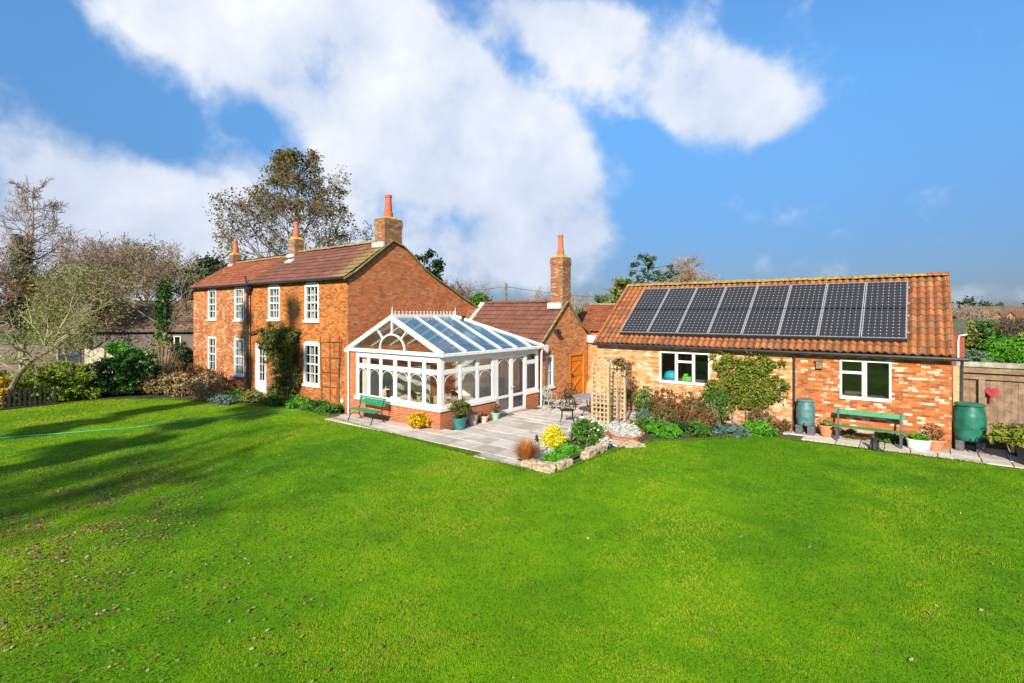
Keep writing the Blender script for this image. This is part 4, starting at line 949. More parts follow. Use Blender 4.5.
LM = {
 'laurel': leaf_mat('laurel leaves', [(.012, .045, .010), (.025, .085, .015), (.05, .14, .02), (.09, .19, .04)], .15, .35),
 'dark': leaf_mat('dark evergreen leaves', [(.010, .028, .010), (.02, .05, .015), (.035, .075, .02)], .15, .5),
 'yellowgreen': leaf_mat('variegated yellow green leaves', [(.06, .12, .01), (.16, .26, .02), (.34, .40, .04), (.10, .2, .02)], .25),
 'bright': leaf_mat('bright hedge leaves', [(.04, .16, .01), (.08, .28, .015), (.14, .38, .02)], .3),
 'green': leaf_mat('mid green leaves', [(.03, .09, .012), (.06, .16, .02), (.10, .22, .03)], .25),
 'olive': leaf_mat('olive willow leaves', [(.13, .16, .035), (.20, .23, .05), (.28, .30, .08)], .35),
 'brownolive': leaf_mat('brown olive autumn leaves', [(.13, .10, .025), (.19, .14, .03), (.10, .10, .025), (.26, .17, .04)], .3),
 'russet': leaf_mat('russet leaves', [(.24, .15, .07), (.32, .20, .09), (.20, .13, .06)], .3),
 'redbrown': leaf_mat('red brown shrub leaves', [(.16, .055, .025), (.24, .10, .035), (.10, .09, .02), (.30, .14, .06)], .25),
 'dried': leaf_mat('dried flower heads', [(.30, .20, .10), (.42, .31, .16), (.22, .16, .05), (.50, .40, .22)], .2),
 'orange': leaf_mat('orange grass blades', [(.40, .13, .02), (.55, .22, .04), (.60, .30, .08), (.30, .10, .02)], .3),
 'yellow': leaf_mat('yellow shrub leaves', [(.45, .42, .01), (.65, .60, .02), (.80, .72, .04), (.35, .36, .02)], .3),
 'yelloworange': leaf_mat('yellow strap leaves', [(.55, .30, .01), (.72, .45, .02), (.40, .35, .02)], .3),
 'silver': leaf_mat('silver foliage', [(.42, .44, .38), (.58, .58, .52), (.30, .34, .26)], .1),
 'bluegreen': leaf_mat('blue green conifer', [(.05, .10, .07), (.09, .16, .12), (.13, .21, .17)], .15),
 'whiteflower': leaf_mat('white petals', [(.75, .75, .55), (.8, .8, .7)], .2),
 'ivy': leaf_mat('ivy leaves', [(.02, .07, .012), (.045, .12, .02), (.09, .17, .03)], .15, .4),
 'houseclimb': leaf_mat('pyracantha leaves', [(.05, .055, .012), (.09, .10, .02), (.14, .15, .03), (.10, .05, .02)], .2),
 'climb': leaf_mat('yellow green climber leaves', [(.06, .11, .012), (.12, .18, .02), (.22, .25, .03), (.30, .28, .045)], .3),
}
M['bark'] = bark_mat('grey brown bark', (.10, .08, .06), (.22, .18, .14))
M['twig'] = bark_mat('brown winter twigs', (.20, .155, .115), (.36, .28, .21))
M['palebark'] = bark_mat('lichen covered bark', (.17, .16, .08), (.32, .30, .17))
M['darkbark'] = bark_mat('dark bark', (.06, .045, .035), (.13, .10, .08))

def shrub(name, label, cat, blobs, n, size, mat, seed=1, clump=0, clumps=70, shell=.5, stemn=8, z=0.0, group=None, up=0, elong=1.6, stemmat=None):
    bx, by = blobs[0][0], blobs[0][1]; t = thing(name, label, cat, (bx, by, z), group); rs = random.Random(seed)
    leaves('foliage', blobs, n, size, mat, t, seed, clump, clumps, shell, up, elong, zmin=z + .01)
    if stemn:
        mb = MB()
        for b in blobs: stems(mb, b[0], b[1], z - .02, stemn, b[2] + b[5] * .7 - z, min(b[3], b[4]) * .8, rs, .012)
        mb.build('stems', stemmat or M['twig'], t)
    return t

# ------------------------------------------------------------------ plants against the house
shrub('climbing_shrub', 'large dome topped climber covering the house wall between the white door and the lower window', 'climber',
      [(-10.1, -.15, 2.45, 1.65, .42, 1.05), (-9.6, -.1, 1.2, .95, .38, 1.25), (-10.8, -.12, 2.8, 1.0, .38, .7), (-9.9, -.1, .5, .8, .3, .6), (-9.2, -.1, 2.6, .85, .38, .85), (-9.0, -.1, 1.3, .6, .3, 1.1)], 26000, .058, LM['houseclimb'], 3, .14, 340, .3, 5)
shrub('sedum_clump', 'dried tan flower heads massed at the far left corner of the house', 'shrub',
      [(-15.4, -2.2, .55, 1.3, .8, .6), (-13.9, -1.7, .55, 1.1, .8, .55), (-16.6, -2.7, .5, 1.0, .7, .5)], 9000, .07, LM['dried'], 5, .11, 150, .5, 14)
shrub('hydrangea_bush', 'brown leafless looking bush under the far left house windows', 'shrub', [(-17.9, -.9, .7, 1.2, .7, .7), (-16.0, -.7, .6, 1.3, .6, .6)], 5000, .06, LM['redbrown'], 6, .14, 80, .4, 16)
shrub('lavender_clump', 'low purple brown clump beside the drainpipe base', 'shrub', [(-13.0, -.6, .35, 1.0, .45, .38)], 3000, .05, LM['redbrown'], 7, .1, 50, .5, 10)
for i, (x, y, rx, h, mt, lb) in enumerate([(-12.0, -1.15, .9, .4, 'green', 'low green perennial in front of the white house door'), (-10.7, -.95, .9, .42, 'olive', 'olive tufted perennial at the foot of the climber'),
        (-9.2, -.75, .8, .35, 'green', 'green ground plant at the bed edge under the lower house window'), (-7.9, -.35, .9, .32, 'bright', 'bright green low plant under the lower house window'),
        (-6.6, -.3, .8, .34, 'green', 'low green plant below the wall trellis'), (-5.6, -.3, .5, .3, 'green', 'small green plant beside the white conservatory downpipe'), (-11.4, -1.9, .9, .28, 'bluegreen', 'grey green mat plant at the lawn edge before the white door'), (-13.2, -1.75, .8, .4, 'dried', 'straw coloured tuft between the sedum and the white door')]):
    shrub('border_plant', lb, 'plant', [(x, y, h * .45, rx, .5, h * .6)], 3200, .06, LM[mt], 20 + i, .09, 50, .4, 6, group='low plants along the house bed', elong=2.2)

# ------------------------------------------------------------------ plants along the outbuilding
shrub('wall_climber', 'yellow green climber trained over the outbuilding wall between window and drainpipe', 'climber',
      [(8.4, 7.08, 2.0, .95, .09, .68), (8.7, 7.08, 1.35, .6, .09, .6), (7.25, 7.08, 2.2, .5, .08, .45), (7.55, 7.08, 1.5, .7, .09, .5), (7.0, 7.05, 1.1, .5, .1, .5), (8.2, 7.08, 1.5, .9, .09, .7), (8.0, 7.05, .9, 1.0, .08, .35)], 15000, .06, LM['climb'], 31, .12, 300, .05, 5, z=.1)
for i, (x, y, rx, ry, h, mt, sz, n, lb) in enumerate([
    (4.6, 6.3, .5, .45, 1.15, 'green', .06, 2500, 'pale flowered green bush beside the lattice arch against the brick wall'), (5.5, 6.0, .55, .5, 1.25, 'redbrown', .055, 3200, 'tall reddish brown bush under the left of the three light window'),
    (6.4, 6.1, .65, .5, 1.15, 'redbrown', .055, 3600, 'reddish twiggy bush under the middle of the three light window'), (7.2, 6.2, .6, .5, 1.35, 'green', .06, 3200, 'tall loose green rose bush right of the three light window'),
    (7.0, 5.4, .6, .5, .8, 'redbrown', .05, 2600, 'russet low bush in front of the tall rose'), (5.9, 5.0, .5, .45, .75, 'brownolive', .05, 2600, 'olive brown bush at the front of the border'),
    (8.6, 6.5, .5, .4, .8, 'brownolive', .05, 1800, 'thin brown bush below the yellow green climber'), (5.2, 4.9, .4, .4, .55, 'bluegreen', .05, 2200, 'blue green clump right of the lattice arch foot'),
    (9.2, 6.75, .35, .3, .45, 'redbrown', .045, 1200, 'small brown plant beside the grey green water butt')]):
    shrub('border_shrub', lb, 'shrub', [(x, y, h * .52, rx, ry, h * .5)], int(n * .62), sz * .85, LM[mt], 40 + i, .085, 90, .3, 34, group='bushes along the outbuilding border')
for i, (x, y, rx, mt, lb) in enumerate([(5.5, 4.2, .55, 'green', 'low green edging plant nearest the brick planter'), (6.3, 3.9, .6, 'bright', 'bright green edging plant at the bulge of the border'), (7.1, 4.6, .6, 'green', 'green edging plant below the russet bush'), (7.9, 5.3, .6, 'bluegreen', 'blue green edging plant under the climber'), (8.6, 5.9, .55, 'bright', 'bright edging plant near the drainpipe end of the border'), (6.6, 4.6, .5, 'dark', 'dark green mound in the middle of the border')]):
    shrub('edging_plant', lb, 'plant', [(x, y, .15, rx, .42, .24)], 2600, .05, LM[mt], 60 + i, .08, 45, .4, 0, group='edging plants of the outbuilding border', elong=2.4)

# ------------------------------------------------------------------ raised beds
def stone_block(x0, y0, x1, y1, w_, h_, label, seed):
    rs = random.Random(seed); mb = MB(); mb.bar((x0, y0, h_ / 2 - .02), (x1, y1, h_ / 2 - .02), w_, h_)
    o = mb.build('edging_stone', M['stone']); me = o.data
    md = o.modifiers.new('s', 'SUBSURF'); md.subdivision_type = 'SIMPLE'; md.levels = md.render_levels = 4
    tx = bpy.data.textures.get('stone_tex') or bpy.data.textures.new('stone_tex', 'CLOUDS'); tx.noise_scale = .18
    b2 = o.modifiers.new('b', 'BEVEL'); b2.width = .06; b2.segments = 3; b2.limit_method = 'ANGLE'
    d = o.modifiers.new('d', 'DISPLACE'); d.texture = tx; d.strength = .14; d.texture_coords = 'GLOBAL'
    tag(o, label, 'stone', 'pale stones edging the patio bed')
for i, q in enumerate([(4.72, -1.50, 5.28, -1.56, .24, .2, 'pale stone beside the orange grass tuft'), (5.20, -1.58, 5.66, -1.46, .22, .22, 'pale stone at the near tip of the bed'), (5.60, -1.40, 5.60, -.75, .24, .20, 'pale stone running back from the near tip of the bed'),
        (5.66, -.05, 5.60, .6, .26, .22, 'long pale stone below the white daisy bush'), (5.58, .66, 5.56, 1.2, .24, .18, 'pale stone beside the silver plant'), (5.7, 1.75, 6.2, 2.35, .5, .09, 'flat pale stone slab on the lawn edge by the brick planter')]): stone_block(*q, seed=i)
mb = MB(); mb.poly([(4.4, -1.42, .09), (5.55, -1.42, .09), (5.5, 1.7, .09), (4.4, 1.7, .09)]); tag(mb.build('bed_soil', M['soil']), kind='structure')
mb = MB(); mb.poly([(4.32, -1.40, .105), (4.9, -1.40, .105), (5.0, .4, .105), (4.32, .6, .105)]); tag(mb.build('pale_gravel', M['gravel']), kind='stuff')
t = thing('grass_tuft', 'orange fountain grass tuft at the patio corner', 'ornamental grass', (4.72, -1.42, 0)); rng = np.random.default_rng(5)
n = 1500; a = rng.uniform(0, 6.283, n); lean = rng.uniform(.05, .5, n); hh = rng.uniform(.35, .62, n); b0 = np.stack([4.72 + .05 * np.cos(a), -1.42 + .05 * np.sin(a), np.zeros(n)], 1)
ds = np.stack([np.cos(a), np.sin(a), 0 * a], 1); sd_ = np.stack([-np.sin(a), np.cos(a), 0 * a], 1) * .005
V = []; 
for k in range(4):
    f = k / 3; pos = b0 + ds * (lean * f ** 1.3 * .9)[:, None] + np.array([0, 0, 1]) * (hh * (f * 1.25 - .45 * f * f * (lean * 2)))[:, None]; V += [pos - sd_ * (1 - f * .7), pos + sd_ * (1 - f * .7)]
V = np.stack(V, 1).reshape(-1, 3); base = np.arange(n)[:, None] * 8
F = np.concatenate([base + np.array([[0, 1, 3, 2]]) + 2 * k for k in range(3)]); mesh_np('blades', V, F, LM['orange'], t, np.tile(rng.random(n), 3))
shrub('golden_conifer', 'round bright yellow dwarf bush on the patio bed', 'shrub', [(4.45, .25, .33, .33, .33, .33)], 8000, .032, LM['yellow'], 71, .07, 160, .35, 6, z=.05)
t = shrub('daisy_bush', 'loose green bush dotted with white flowers behind the yellow bush', 'shrub', [(5.0, 1.2, .38, .48, .45, .38)], 3600, .045, LM['green'], 72, .09, 130, .5, 22, z=.05, elong=3)
leaves('flowers', [(5.0, 1.2, .5, .55, .5, .4)], 90, .055, LM['whiteflower'], t, 73, .02, 30, .95, elong=1)
shrub('silver_plant', 'silver grey mound beside the edging stone', 'plant', [(5.35, 1.35, .17, .34, .32, .17)], 3800, .035, LM['silver'], 74, .06, 60, .6, 0, z=.03)
shrub('bed_perennial', 'bright green perennial in the bed tip behind the near stones', 'plant', [(5.25, -.95, .10, .28, .40, .12)], 2200, .045, LM['bright'], 75, .07, 50, .5, 0, z=.05, elong=2.5)
shrub('bed_perennial', 'darker green perennial between the bright one and the daisy bush', 'plant', [(5.15, -.05, .14, .34, .45, .14)], 2400, .045, LM['bright'], 76, .07, 50, .5, 0, z=.05, elong=2.5)
shrub('silver_plant', 'silver grey carpet plant on the gravel of the brick planter', 'plant', [(5.1, 3.5, .15, .5, .6, .08), (5.6, 2.9, .14, .3, .35, .06), (4.4, 3.6, .14, .3, .5, .06)], 4600, .035, LM['silver'], 274, .07, 110, .2, 0, z=.11)
shrub('frost_plant', 'small pale grey twiggy plant on the gravel behind the grass tuft', 'plant', [(4.42, -.45, .16, .28, .3, .18)], 900, .035, LM['silver'], 77, .06, 30, .5, 14, z=.05, stemmat=M['gravel'])
mb = MB(); mb.lathe([(.03, 0), (.035, .02), (.012, .03), (.012, .18), (.06, .2), (.07, .28), (.03, .33), (.045, .37), (.01, .43)], (4.12, -.1, .03), 10)
tag(mb.build('garden_lantern', M['iron'], smooth=True), 'small black lantern ornament on the patio near the yellow bush', 'ornament')
t = thing('brick_planter', 'low brick edged planter topped with pale gravel under the lattice arch', 'planter', (4.9, 3.4, 0))
pl = [(3.75, 3.15), (4.75, 2.95), (5.3, 2.35), (5.95, 2.45), (5.85, 3.2), (5.3, 4.2), (4.9, 5.0), (3.9, 5.1)]
mb = MB()
for a, b in zip(pl, pl[1:] + pl[:1]): mb.bar((*a, .06), (*b, .06), .11, .13)
mb.build('brick_edge', M['conbrick'], t)
mb = MB(); mb.poly([(*p, .11) for p in pl]); mb.build('gravel_top', M['gravel'], t)
def lattice_arch():
    t = thing('lattice_arch', 'weathered wooden lattice garden arch standing in the gravel planter', 'garden arch', (4.3, 4.0, .16)); z0, z1 = .16, 2.12; px0, px1 = 3.93, 4.53
    for (y, dx) in ((3.50, 0), (4.58, .08)):
        mb = MB(); a, b = px0 + dx, px1 + dx
        for x in (a, b): mb.box(x - .035, x + .035, y - .035, y + .035, z0, z1)
        pnl = mb.build('side_post', M['wood'], t); mb = MB()
        for k in range(1, 4): x = a + (b - a) * k / 4; mb.box(x - .024, x + .024, y - .012, y + .012, z0 + .05, z1)
        for k in range(13): z = z0 + .12 + k * .152; mb.box(a - .02, b + .02, y - .030, y - .0121, z - .024, z + .024)
        mb.build('lattice_panel', M['wood'], t)
    mb = MB()
    for (xa, dx) in ((px0, 0), (px1, 0)):
        pts = []
        for k in range(13):
            an = math.pi * k / 12; yy_ = 4.04 - .54 * math.cos(an); pts.append((xa + .08 * (k / 12), yy_, z1 + .27 * math.sin(an)))
        for p, q in zip(pts, pts[1:]): mb.bar(p, q, .05, .07, up=(1, 0, 0))
        if xa == px0: P0 = pts
        else: P1 = pts
    mb.build('top_arch', M['wood'], t); mb = MB()
    for p, q in zip(P0[1:-1], P1[1:-1]): mb.bar(Vector(p) + Vector((0, 0, .04)), Vector(q) + Vector((0, 0, .04)), .03, .025)
    mb.build('top_slat', M['wood'], t); return t
lattice_arch()
shrub('arch_climber', 'sparse brown climbing rose on the top of the lattice arch', 'climber', [(4.5, 4.3, 2.2, .28, .4, .18), (4.6, 4.62, 1.6, .16, .06, .5)], 420, .05, LM['brownolive'], 78, .09, 20, .4, 3, z=.2)
shrub('bare_climber', 'bare brown climber on the outbuilding wall behind the lattice arch', 'climber', [(3.5, 7.1, 1.4, .28, .07, 1.0), (3.7, 7.08, .8, .3, .07, .7)], 1500, .035, LM['redbrown'], 79, .12, 50, .3, 22, z=.0)

# ------------------------------------------------------------------ benches
def bench(label, L, boards, back_z, y_depth, iron=True, leg_mat=None):
    t = thing('garden_bench', label, 'bench', (0, 0, 0)); lm_ = leg_mat or M['iron']
    mb = MB(); ns = boards[0]
    for k in range(ns): y = -y_depth / 2 + (k + .5) * y_depth / ns; mb.box(-L / 2, L / 2, y - y_depth / ns * .42, y + y_depth / ns * .42, .42 - .012 * abs(k - ns / 2 + .5), .445 - .012 * abs(k - ns / 2 + .5))
    mb.build('seat', M['green'], t, bevel=.004)
    mb = MB(); nb = boards[1]; z0, z1 = back_z
    for k in range(nb):
        z = z0 + (k + .5) * (z1 - z0) / nb; hh = (z1 - z0) / nb * .42; yb = y_depth / 2 + .04 + (z - .45) * .22
        i = Vector((0, yb, z)); mb.bar((-L / 2, yb, z), (L / 2, yb, z), .025, hh * 2, up=(0, .22, 1))
    mb.build('backrest', M['green'], t, bevel=.004)
    for sx in (-1, 1):
        x = sx * (L / 2 - .10)
        if iron:
            mb = MB(); mb.tube([(x, -y_depth / 2 - .06, .0), (x, -y_depth / 2 + .03, .2), (x, -y_depth / 2 - .0, .40)], .02, 6); mb.build('leg', lm_, t)
            mb = MB(); mb.tube([(x, y_depth / 2 + .12, .0), (x, y_depth / 2 + .0, .2), (x, y_depth / 2 + .02, .42), (x, y_depth / 2 + .13, z1)], .02, 6); mb.build('leg', lm_, t)
            mb = MB(); mb.tube([(x, -y_depth / 2, .40), (x, 0, .385), (x, y_depth / 2 + .02, .40)], .018, 6); mb.tube([(x, -y_depth / 2 + .02, .2), (x, 0, .28), (x, y_depth / 2, .2)], .012, 6); mb.build('side_frame', lm_, t)
        else:
            mb = MB(); mb.box(x - .035, x + .035, -y_depth / 2 - .0, -y_depth / 2 + .07, 0, .405); mb.build('leg', lm_, t)
            mb = MB(); mb.box(x - .035, x + .035, y_depth / 2 - .05, y_depth / 2 + .02, 0, .405); mb.bar((x, y_depth / 2 + .01, .35), (x, y_depth / 2 + .015 + (z1 - .45) * .22, z1 - .02), .05, .035, up=(0, 1, 0)); mb.build('leg', lm_, t)
            mb = MB(); mb.box(x - .03, x + .03, -y_depth / 2 + .08, y_depth / 2 - .06, .34, .40); mb.build('side_frame', lm_, t)
    return t
place(bench('green slatted bench with curved black iron legs in front of the conservatory', 1.5, (5, 5), (.56, .86), .42), -2.98, -.68, .03)
place(bench('long green plank bench on black legs under the two light window of the outbuilding', 1.78, (2, 1), (.74, .92), .36, False, M['slate']), 11.56, 6.52, .035, R(0))

# ------------------------------------------------------------------ pots
def pot(name, label, x, y, z, r, h, mat, plant=None, rim=.06):
    t = thing(name, label, 'plant pot', (x, y, z)); mb = MB()
    mb.lathe([(r * .62, 0), (r * .66, .02), (r * .92, h * .7), (r * .95, h - rim), (r * 1.05, h - rim + .01), (r * 1.05, h), (r * .92, h), (r * .9, h - .06)], (x, y, z), 22); mb.build('pot', mat, t, smooth=True)
    mb = MB(); mb.lathe([(r * .88, h - .07), (r * .88, h - .055)], (x, y, z), 16); mb.build('soil', M['soil'], t)
    if plant:
        mt, n, sz, pr, ph, el, seed = plant
        leaves('plant', [(x, y, z + h + ph * .5, pr, pr, ph * .55)], n, sz, mt, t, seed, pr * .25, 50, .6, elong=el)
        mb = MB(); stems(mb, x, y, z + h - .08, 8, ph * .7, pr * .6, random.Random(seed), .006); mb.build('stems', M['twig'], t)
    return t
pot('glazed_pot', 'teal glazed pot holding a round clipped bush at the conservatory corner', .55, .50, .03, .25, .40, M['teal'], (LM['houseclimb'], 4200, .04, .30, .56, 1.6, 81))
pot('clay_pot', 'tall grey pink pot second from the conservatory corner', .42, 1.28, .03, .22, .40, M['pinkpot'])
pot('clay_pot', 'short pale pink pot between the grey pink pot and the green one', .46, 1.85, .03, .17, .24, M['palepot'], (LM['redbrown'], 140, .04, .1, .08, 2, 82))
pot('clay_pot', 'pale green pot with a thin red plant beside the glazed doors', .42, 2.55, .03, .17, .25, M['mint'], (LM['redbrown'], 380, .05, .17, .3, 2.5, 83))
pot('clay_pot', 'terracotta pot with yellow strap leaves in front of the dwarf wall', -.62, -.32, .03, .14, .14, M['terra'], (LM['yelloworange'], 1500, .06, .34, .34, 3.2, 84))
pot('clay_pot', 'terracotta pot between the small water butt and the green plank bench', 10.45, 6.83, .035, .23, .36, M['terra'], (LM['olive'], 240, .05, .18, .12, 2, 85))
pot('clay_pot', 'terracotta bowl with a bare twiggy plant beside the big water butt', 13.1, 6.85, .035, .27, .30, M['terra'], (LM['redbrown'], 260, .04, .24, .45, 1.5, 86))
t = thing('trough', 'oval white trough with green plants near the right end of the outbuilding', 'planter', (12.75, 6.62, .035))
mb = MB(); mb.lathe([(.22, 0), (.25, .02), (.28, .24), (.3, .25), (.3, .28), (.25, .28), (.24, .22)], (12.75, 6.62, .035), 24, .65); mb.build('trough_body', M['whitepot'], t, smooth=True)
mb = MB(); mb.lathe([(.23, .21), (.23, .23)], (12.75, 6.62, .035), 20, .65); mb.build('soil', M['soil'], t)
leaves('plant', [(12.75, 6.62, .36, .26, .16, .1)], 800, .04, LM['bright'], t, 87, .05, 30, .6)
for i, (x, lb) in enumerate([(11.2, 'weedy green growth beneath the left half of the plank bench'), (12.0, 'green weeds beneath the right half of the plank bench'), (12.4, 'green weeds at the wall between the bench and the white trough')]):
    shrub('wall_weed', lb, 'plant', [(x, 6.98, .14, .38, .12, .2)], 900, .045, LM['brownolive' if i != 1 else 'green'], 90 + i, .06, 30, .5, 4, z=.03, group='weeds under the plank bench')
# ------------------------------------------------------------------ black cat ornament, one continuous body
def cat_statue():
    bm_v = [((0, .02, .02), .07), ((0, .03, .10), .095), ((0, .0, .19), .075), ((0, -.03, .26), .045), ((0, -.06, .30), .062), ((0, -.115, .285), .028),
            ((.035, -.06, .36), .016), ((-.035, -.06, .36), .016), ((.035, -.09, .10), .024), ((.035, -.11, .015), .022), ((-.035, -.09, .10), .024), ((-.035, -.11, .015), .022), ((.09, .06, .02), .028), ((.17, .0, .018), .02), ((.2, -.06, .016), .014)]
    e = [(0, 1), (1, 2), (2, 3), (3, 4), (4, 5), (4, 6), (4, 7), (2, 8), (8, 9), (2, 10), (10, 11), (0, 12), (12, 13), (13, 14)]
    me = bpy.data.meshes.new('cat_ornament'); me.from_pydata([v[0] for v in bm_v], e, []); me.update(); o = link_mesh('cat_ornament', me, M['black'], None)
    sk = o.modifiers.new('skin', 'SKIN'); me.attributes
    if not me.skin_vertices: 
        pass
    for i, v in enumerate(bm_v): me.skin_vertices[0].data[i].radius = (v[1], v[1])
    me.skin_vertices[0].data[1].use_root = True
    s = o.modifiers.new('sub', 'SUBSURF'); s.levels = s.render_levels = 2
    tag(o, 'black cat sitting at the lawn edge before the plank bench', 'cat ornament'); place(o, 11.75, 5.88, .0, R(-25), 1.25)
cat_statue()

# ------------------------------------------------------------------ water butts
def butt(label, x, y, z, r, h, mat, lid=True):
    t = thing('water_butt', label, 'water butt', (x, y, z)); bh = .28; mb = MB(); prof = [(r * .82, 0)]
    for k in range(13):
        f = k / 12; rr = r * (.84 + .18 * math.sin(math.pi * min(1, f * .8 + .12)) * .95); 
        if k in (4, 8): rr *= 1.04
        prof.append((rr, .02 + f * (h - .06)))
    mb.lathe(prof, (x, y, z + bh), 28); mb.build('barrel', mat, t, smooth=True)
    mb = MB(); mb.lathe([(r * .98, h - .03), (r * 1.0, h), (r * .9, h + .03), (r * .3, h + .04)], (x, y, z + bh), 28); mb.build('lid', mat, t, smooth=True)
    mb = MB()
    for sx in (-1, 1): mb.box(x + sx * r * .62 - .1, x + sx * r * .62 + .1, y - r * .7, y + r * .7, z, z + bh)
    mb.build('block_stand', M['block'], t, bevel=.01)
    mb = MB(); mb.tube([(x, y - r * .9, z + bh + .09), (x, y - r * 1.12, z + bh + .09), (x, y - r * 1.12, z + bh + .03)], .018, 6); mb.build('tap', M['black'], t)
    return t
butt('small faded teal water butt on blocks beside the outbuilding drainpipe', 9.86, 6.86, .035, .27, .80, M['buttgrey'])
butt('large dark green water butt on grey blocks at the right corner of the outbuilding', 13.90, 7.35, .04, .36, 1.02, M['butt'])

# ------------------------------------------------------------------ cast metal dining set
def lace_chair(label, mat, x, y, rz, first=[None]):
    if first[0] is None or True:
        t = thing('cast_chair', label, 'chair', (0, 0, 0), 'cast metal chairs round the patio table')
        mb = MB(); n = 16
        mb.lathe([(.22, .43), (.23, .445), (.22, .455)], (0, 0, 0), 20); mb.build('seat', mat, t)
        mb = MB()
        out = [(.24 * math.cos(math.pi * k / 12), .2 + .02 * math.sin(math.pi * k / 12), .5 + .48 * math.sin(math.pi * k / 12) ** .8) for k in range(13)]
        out = [(.19, .19, .44)] + [(a * (1.0), b, c) for a, b, c in out] + [(-.19, .19, .44)]; mb.tube(out, .014, 5)
        rs = random.Random(4)
        for (cx_, cz, rr) in [(0, .82, .07), (-.11, .75, .06), (.11, .75, .06), (0, .66, .07), (-.12, .61, .055), (.12, .61, .055), (0, .53, .05), (-.17, .69, .04), (.17, .69, .04), (-.07, .9, .035), (.07, .9, .035)]:
            mb.tube([(cx_ + rr * math.cos(a), .21, cz + rr * math.sin(a)) for a in [6.283 * q / 8 for q in range(9)]], .009, 4, cap=False)
        for q in range(6): a = q * 1.047; mb.tube([(.0, .21, .68), (.2 * math.cos(a), .21, .70 + .2 * math.sin(a))], .007, 4)
        mb.build('backrest', mat, t)
        for sx in (-1, 1):
            mb = MB(); mb.tube([(sx * .22, .19, .66), (sx * .27, .0, .68), (sx * .25, -.15, .64), (sx * .2, -.16, .45)], .012, 5); mb.build('armrest', mat, t)
            for sy in (-1, 1): mb = MB(); mb.tube([(sx * .16, sy * .15, .43), (sx * .17, sy * .17, .2), (sx * .22, sy * .23, 0)], [.016, .012, .014], 5); mb.build('leg', mat, t)
    return place(t, x, y, .03, rz)
M['palemetal'] = plain('pale verdigris metal', (.30, .38, .34), .6, vary=.3)
M['greytop'] = plain('blue grey stone table top', (.24, .27, .33), .3, vary=.3, scale=12)
lace_chair('black lacework metal chair nearest the camera with its back turned', M['iron'], 2.95, 3.45, R(215)).scale = (1.12,) * 3
lace_chair('black lacework metal chair tucked under the near side of the grey table', M['iron'], 3.65, 4.35, R(190))
lace_chair('pale green lacework metal chair nearest the conservatory doors', M['palemetal'], 1.15, 5.05, R(70))
lace_chair('dark metal chair on the far side of the table toward the orange door', M['iron'], 1.35, 6.3, R(30))
t = thing('patio_table', 'oval blue grey metal table on the patio by the lattice arch', 'table', (3.05, 5.35, .03))
mb = MB(); mb.lathe([(.92, .70), (.95, .715), (.95, .73), (.92, .74)], (3.05, 5.35, .03), 36, .8); mb.build('table_top', M['greytop'], t)
for sx in (-1, 1):
    for sy in (-1, 1): mb = MB(); mb.tube([(3.05 + sx * .3, 5.35 + sy * .22, .73), (3.05 + sx * .25, 5.35 + sy * .18, .4), (3.05 + sx * .45, 5.35 + sy * .34, .03)], [.025, .018, .022], 6); mb.build('leg', M['iron'], t)
mb = MB(); mb.tube([(3.05 - .3, 5.35 - .22, .42), (3.05 + .3, 5.35 + .22, .42)], .012, 5); mb.tube([(3.05 - .3, 5.35 + .22, .425), (3.05 + .3, 5.35 - .22, .425)], .012, 5); mb.build('stretcher', M['iron'], t)
t = thing('wicker_basket', 'tall rounded tan wicker basket standing before the orange door', 'basket', (1.05, 8.6, .03))
mb = MB(); mb.lathe([(.2, 0), (.26, .1), (.28, .4), (.24, .7), (.15, .88), (.05, .95)], (1.05, 8.6, .03), 18); mb.build('basket_body', M['cane'], t, smooth=True)
# ------------------------------------------------------------------ right hand boundary fence
fn = thing('board_fence', 'weathered vertical board fence with a thick pale capping right of the outbuilding', 'fence', (15, 8.05, 0))
mb = MB(); mb.box(13.62, 22, 7.93, 8.2, 2.36, 2.50); mb.build('capping', plain('weathered concrete capping', (.30, .28, .23), .95, vary=.5, scale=4, bmp=.4), fn, bevel=.01)
mb = MB(); x = 13.8; rs = random.Random(3)
while x < 21.9: ww = .148; mb.box(x, x + ww - .006, 8.07 + rs.uniform(-.006, .006), 8.095, .05, 2.30); x += ww
mb.build('boards', M['fencewood'], fn)
mb = MB(); mb.box(13.75, 22, 7.99, 8.05, 2.0, 2.07); mb.box(13.75, 22, 7.985, 8.05, .3, .4); mb.box(13.75, 22, 7.96, 8.06, 2.19, 2.33); mb.build('rail', M['fencewood'], fn)
for x in (14.2, 15.75, 17.3, 18.9): mb = MB(); mb.box(x - .07, x + .07, 7.93, 8.06, 0, 1.995); mb.build('post', M['fencewood'], fn)
mb = MB(); mb.box(13.56, 13.70, 7.9, 8.06, 0, 2.355); mb.build('post', M['wood'], fn)['label'] = 'pale yellowish end post'
mb = MB(); rs = random.Random(1)
hp = [(16 * math.sin(a) ** 3, 13 * math.cos(a) - 5 * math.cos(2 * a) - 2 * math.cos(3 * a) - math.cos(4 * a)) for a in [6.283 * k / 28 for k in range(28)]]
f = [(14.42 + u * .0098, 1.66 + v * .0098 * 1.05) for u, v in hp]; mb.poly([(x, 7.90, z) for x, z in f]); mb.poly([(x, 7.96, z) for x, z in f])
for a, b in zip(f, f[1:] + f[:1]): mb.quad((a[0], 7.90, a[1]), (b[0], 7.90, b[1]), (b[0], 7.96, b[1]), (a[0], 7.96, a[1]))
mb.box(14.37, 14.43, 7.91, 7.94, 1.38, 1.52)
tag(mb.build('heart_decoration', M['red'], bevel=.01), 'red heart decoration hanging on the board fence', 'heart decoration')
